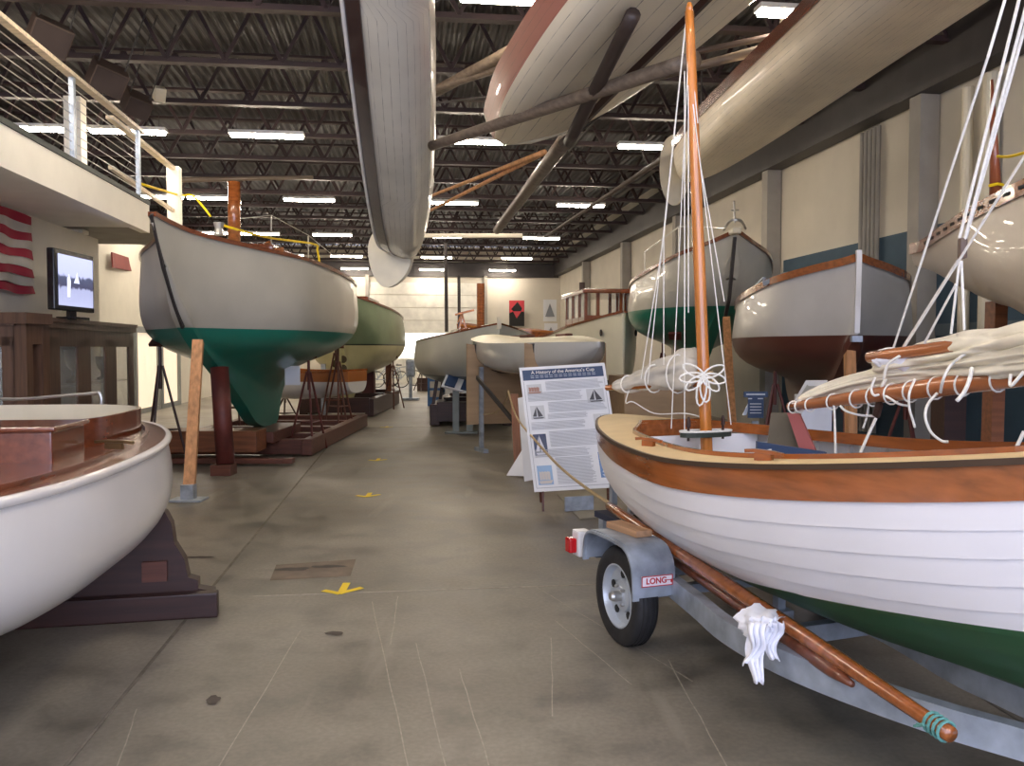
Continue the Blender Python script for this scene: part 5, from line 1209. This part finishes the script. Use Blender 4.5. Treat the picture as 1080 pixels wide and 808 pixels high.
spar(at(668, 15, 6.0), at(600, 150, 7.9), .055, M_sparD, 'dark mast crossing the cream hull, upper length', taper=1)
o = spar(at(598, 146, 9.0), at(524, 243, 12.5), .085, wood('worn_spar', (.13, .10, .075), .5, .2), 'worn bundled mast sloping down behind the cream dinghy', 'bundled_mast', .7)
spar(at(575, 160, 11.5), at(451, 208, 13.5), .035, M_prop, 'thin orange pole hanging beyond the cream dinghy, upper of two')
spar(at(572, 162, 11.6), at(450, 224, 13.8), .035, M_prop, 'thin orange pole hanging beyond the cream dinghy, lower of two')
spar(at(860, 38, 9.2), at(650, 92, 9.6), .06, M_sparG, 'grey spar lying behind the thin mast toward the long hull')
spar(at(905, 20, 9), at(560, 90, 11), .04, M_sparD, 'dark spar running from the long hull to the roof middle')
spar(at(725, 150, 13), at(575, 250, 19), .05, M_sparD, 'dark pole far under the roof between the lights')
spar(at(180, 190, 18), at(330, 187, 18), .06, M_sparG, 'pale horizontal spar beyond the balcony lights')
o = obj('bronze_fitting', box(B(), at(672, 12, 7.2), (1.0, .2, .08), Matrix.Rotation(.25, 3, 'Y') @ Matrix.Rotation(.2, 3, 'Z'), .02), M_cradle); tag(rebase(o), 'dark varnished crosspiece across the top of the cream dinghy hull', 'crosspiece')
o = obj('hanging_box', box(B(), at(836, 21, 10), (.2, .2, .2), Matrix.Rotation(.5, 3, 'Z') @ Matrix.Rotation(.3, 3, 'X'), .01), M_cream); tag(rebase(o), 'small cream box fixed beneath the roof by the long hull', 'box')
t = thing('hanging_strap', 'crossed cables and tackle hanging beneath the cream dinghy', 'strap', at(680, 80, 8), 0, 'lifting straps')
for a, b in (((697, 10, 8), (680, 76, 8)), ((657, 45, 8), (652, 85, 8)), ((720, 55, 8), (610, 140, 9)), ((448, 110, 10), (680, 84, 8)), ((450, 8, 10), (480, -10, 10)), ((720, 20, 7), (600, 160, 10))): obj('cable', tube(B(), [at(*a), at(*b)], .012, 6), M_girder, t, True)
# ================================================================== display cabinet, TV, flag
CX = -4.2; cy0, cy1 = 9.75, 13.8; depth = .62; Ht = 1.97
ca = thing('display_cabinet', 'long brown glazed wooden display case along the left wall', 'cabinet', hall(CX-depth/2, (cy0+cy1)/2, 0), YAW)
M_case = wood('case_wood', (.12, .065, .042), .45, .2, axis='Z')
bm = hbox(B(), CX-depth, CX, cy0, cy1, 0, .5); hbox(bm, CX-depth, CX-depth+.03, cy0, cy1, .5, Ht-.2); obj('body', bm, M_case, ca, True)
bm = hbox(B(), CX-depth-.02, CX+.05, cy0-.06, cy1+.06, Ht-.05, Ht); hbox(bm, CX-depth-.02, CX+.03, cy0-.04, cy1+.04, Ht-.12, Ht-.05); hbox(bm, CX-depth, CX, cy0, cy1, Ht-.24, Ht-.12); obj('cornice', bm, M_case, ca, True)
nd = 4; dw = (cy1-cy0)/nd
for k in range(nd):
    y0, y1 = cy0+k*dw, cy0+(k+1)*dw; bm = B()
    for y in (y0+.11, y1-.11): hbox(bm, CX-.035, CX, y-.11, y+.11, .5, Ht-.24)
    hbox(bm, CX-.035, CX, y0, y1, .5, .62); hbox(bm, CX-.035, CX, y0, y1, Ht-.34, Ht-.24)
    dr_ = obj('door', bm, M_case, ca, True)
    x_ = obj('door_glass', hbox(B(), CX-.02, CX-.015, y0+.2, y1-.2, .6, Ht-.32), M_glass, None); x_.parent = dr_
    obj('shelf', hbox(B(), CX-depth+.04, CX-.05, y0+.05, y1-.05, 1.12, 1.14), M_glass, ca, True)
bm = hbox(B(), CX-depth, CX-depth+.12, cy0, cy0+.035, .5, Ht-.24); hbox(bm, CX-.12, CX, cy0, cy0+.035, .5, Ht-.24); hbox(bm, CX-depth, CX, cy0, cy0+.035, Ht-.34, Ht-.24); obj('end_frame', bm, M_case, ca, True)
obj('end_glass', hbox(B(), CX-depth+.1, CX-.1, cy0+.015, cy0+.02, .5, Ht-.3), M_glass, ca, True)
# second case further left with its front toward the camera
ca2 = thing('display_cabinet', 'brown glazed case facing the camera at the far left edge', 'cabinet', at(-40, 400, 9.0)*1, 0); ca2.location.z = 0; MW[ca2.name] = Matrix.Translation(ca2.location)
xr = at(27, 400, 9.15).x; 
def wb(nm, x0_, x1_, y0_, y1_, z0_, z1_, m, par, bev=0): return obj(nm, box(B(), ((x0_+x1_)/2, (y0_+y1_)/2, (z0_+z1_)/2), (x1_-x0_, y1_-y0_, z1_-z0_), None, bev), m, par, True)
wb('body', xr-1.6, xr, 9.2, 9.62, 0, .5, M_case, ca2); wb('cornice', xr-1.65, xr+.05, 9.1, 9.62, Ht-.1, Ht+.02, M_case, ca2); wb('stile', xr-.14, xr, 9.18, 9.3, .5, Ht-.32, M_case, ca2); wb('stile', xr-.9, xr-.7, 9.18, 9.3, .5, Ht-.32, M_case, ca2); wb('stile', xr-.12, xr+.005, 9.49, 9.63, .5, Ht-.1, M_case, ca2); wb('side_rail', xr-.1, xr, 9.3, 9.49, Ht-.32, Ht-.1, M_case, ca2); wb('top_rail', xr-1.6, xr, 9.18, 9.3, Ht-.32, Ht-.1, M_case, ca2)
wb('back_panel', xr-1.6, xr, 9.5, 9.62, .5, Ht-.0, plain('case_back', (.03, .045, .05), .7), ca2); wb('door_glass', xr-.7, xr-.14, 9.22, 9.225, .5, Ht-.3, M_glass, ca2)
# trophies in the case
def trophy(X, Y, z, s, lab, m):
    prof_ = [(0, 0), (.07, 0), (.07, .03), (.02, .05), (.015, .12), (.06, .17), (.085, .26), (.09, .34), (0, .34)]
    o = obj('trophy', lathe(B(), [(r*s, q*s) for r, q in prof_], 16), m); o.location = hall(X, Y, z); 
    for f in o.data.polygons: f.use_smooth = True
    return tag(o, lab, 'trophy', 'trophies in the display case')
for k, (y, z, s) in enumerate(((10.2, 1.145, 1.1), (11.3, 1.145, .8), (12.2, 1.145, 1.3), (13.3, 1.145, 1.0), (10.7, .505, 1.4), (12.6, .505, 1.2), (11.6, .505, 1.0))):
    trophy(CX-.3, y, z, s, 'silver cup on the %s of the display case, %s pane' % ('glass shelf' if z > 1 else 'bottom', ('first', 'second', 'third', 'fourth')[min(3, int((y-cy0)/dw))] if True else '') + (', tall' if s > 1.2 else ''), M_steel if k % 2 else M_cream)
# television
A_, B_ = at(57, 270, 10.0), at(98, 270, 11.0); dd = (B_-A_); wT = 1.03; rz = math.atan2(dd.y, dd.x)
pc = at(79, 299, 10.6); tv = thing('television', 'flat black television showing a lake scene on top of the display case', 'television', (pc.x, pc.y, Ht+.0), rz)
hz = .335; cz = pc.z-Ht+.02
obj('bezel', box(B(), (0, .04, cz), (wT, .09, hz*2+.06), bev=.015), plain('tv_black', (.012, .012, .014), .25, coat=.3), tv)
def tvmat():
    m, nt, b = newmat('tv_screen'); L = nt.links.new; tc = nt.nodes.new('ShaderNodeTexCoord'); s = nt.nodes.new('ShaderNodeSeparateXYZ'); L(tc.outputs['Object'], s.inputs[0])
    n = noise(nt, 9, 5); a = nt.nodes.new('ShaderNodeMath'); a.operation = 'MULTIPLY_ADD'; L(n.outputs[0], a.inputs[0]); a.inputs[1].default_value = .16; L(s.outputs['Z'], a.inputs[2])
    mr = nt.nodes.new('ShaderNodeMapRange'); L(a.outputs[0], mr.inputs[0]); mr.inputs[1].default_value = cz-hz+.08; mr.inputs[2].default_value = cz+hz+.08
    r = ramp(nt, mr.outputs[0], [(.0, (.40, .42, .62)), (.36, (.34, .36, .55)), (.40, (.05, .05, .10)), (.55, (.07, .08, .14)), (.60, (.45, .48, .75)), (1, (.50, .53, .85))])
    r.color_ramp.interpolation = 'LINEAR'
    L(r.outputs[0], b.inputs['Emission Color']); b.inputs['Emission Strength'].default_value = .75; b.inputs['Base Color'].default_value = (.02, .02, .03, 1); b.inputs['Roughness'].default_value = .15; return m
sc_ = obj('screen', box(B(), (.02, -.008, cz), (wT-.14, .006, hz*2-.06)), tvmat(), tv)
obj('screen_figure', hullpoly(B(), [(-.22, -.0125, cz-.2), (-.15, -.0125, cz-.2), (-.13, -.0125, cz+.0), (-.17, -.0125, cz+.08), (-.22, -.0125, cz+.02)], (0, .001, 0)), emit('tv_pale', (.62, .66, .85), .7), sc_)
obj('screen_boat', hullpoly(B(), [(-.05, -.0125, cz-.02), (.1, -.0125, cz-.02), (.04, -.0125, cz+.12)], (0, .001, 0)), emit('tv_pale2', (.55, .6, .8), .7), sc_)
obj('neck', box(B(), (0, .05, .05), (.16, .05, .12)), MATS['tv_black'], tv); obj('foot', box(B(), (0, .03, .012), (.42, .22, .022), bev=.008), MATS['tv_black'], tv)
o = obj('dvd_player', box(B(), (0, 0, .02), (.36, .22, .04), bev=.006), MATS['tv_black']); o.location = hall(CX-.28, 12.3, Ht); o.rotation_euler = (0, 0, YAW+PI/2); tag(o, 'thin black player lying on the display case beside the television', 'media player')
# flag
fX = -4.74; fy0, fy1 = 8.2, 10.05; ft, fb2 = 3.10, 2.30
fa, fbm = at(-60, 200, 9.0), at(30, 305, 9.6)
fg = thing('striped_flag', 'red and white striped flag hanging on the white wall', 'flag', hall(fX+.02, 10.4, 2.2), YAW)
ztp, zbt = 3.27, 2.28
yE = 11.5
for i in range(9):
    z1 = ztp-(ztp-zbt)*i/9; z0 = ztp-(ztp-zbt)*(i+1)/9; bm = B(); V = []
    for k in range(41):
        Y = 9.3+(yE-9.3)*k/40; w = .02*math.sin(Y*9)+.03; sl_ = .012*math.sin(Y*7+i); V.append((bm.verts.new(hall(fX+w, Y, z1+sl_)), bm.verts.new(hall(fX+w+.004*i, Y, z0+.012*math.sin(Y*7+i+1)))))
    for a, b in zip(V, V[1:]): bm.faces.new((a[0], b[0], b[1], a[1]))
    obj('stripe', bm, plain('flag_red', (.42, .02, .05), .8) if i % 2 == 0 else plain('flag_white', (.62, .58, .50), .8), fg, True, smooth=True)
o = obj('half_model', sweep(B(), [hall(-4.9, 9.0, 1.72), hall(-4.88, 9.9, 1.80)], rect(.1, .12)), M_cradle)
bpy.data.objects.remove(o)
# red valance and white lamp bracket beyond the cabinet
o = obj('red_valance', hullpoly(B(), [at(117, 266, 19), at(145, 275, 21.5), at(146, 288, 21.5), at(118, 282, 19)], (.03, 0, 0)), plain('dull_red', (.20, .04, .035), .8)); tag(rebase(o), 'dull red valance high on the far left wall above the shop windows', 'valance')
o = obj('chrome_rail', tube(B(), crv([at(-20, 420, 5.9), at(20, 421, 5.9), at(60, 418, 5.9), at(98, 415, 5.9), at(104, 414, 5.9), at(107, 420, 5.9), at(107, 428, 5.9)], 5), .011, 8), M_steel); 
o.parent = la_t; o.matrix_parent_inverse = MW[la_t.name].inverted()
# ================================================================== camera, light, view
cam = bpy.data.objects.new('camera', bpy.data.cameras.new('camera')); COL.objects.link(cam)
cam.location = (0, 0, EYE); cam.rotation_euler = (PI/2-PITCH, 0, 0); cam.data.sensor_width = 36; cam.data.lens = 36*F/1080; cam.data.clip_end = 200; SC.camera = cam
w = bpy.data.worlds.new('daylight'); SC.world = w; w.use_nodes = True
bg = w.node_tree.nodes['Background']; bg.inputs[0].default_value = (.68, .74, 1, 1); bg.inputs[1].default_value = 2.1
SC.view_settings.view_transform = 'Standard'; SC.view_settings.look = 'None'; SC.view_settings.gamma = 1; SC.view_settings.use_curve_mapping = False
SC.view_settings.exposure = 1.1
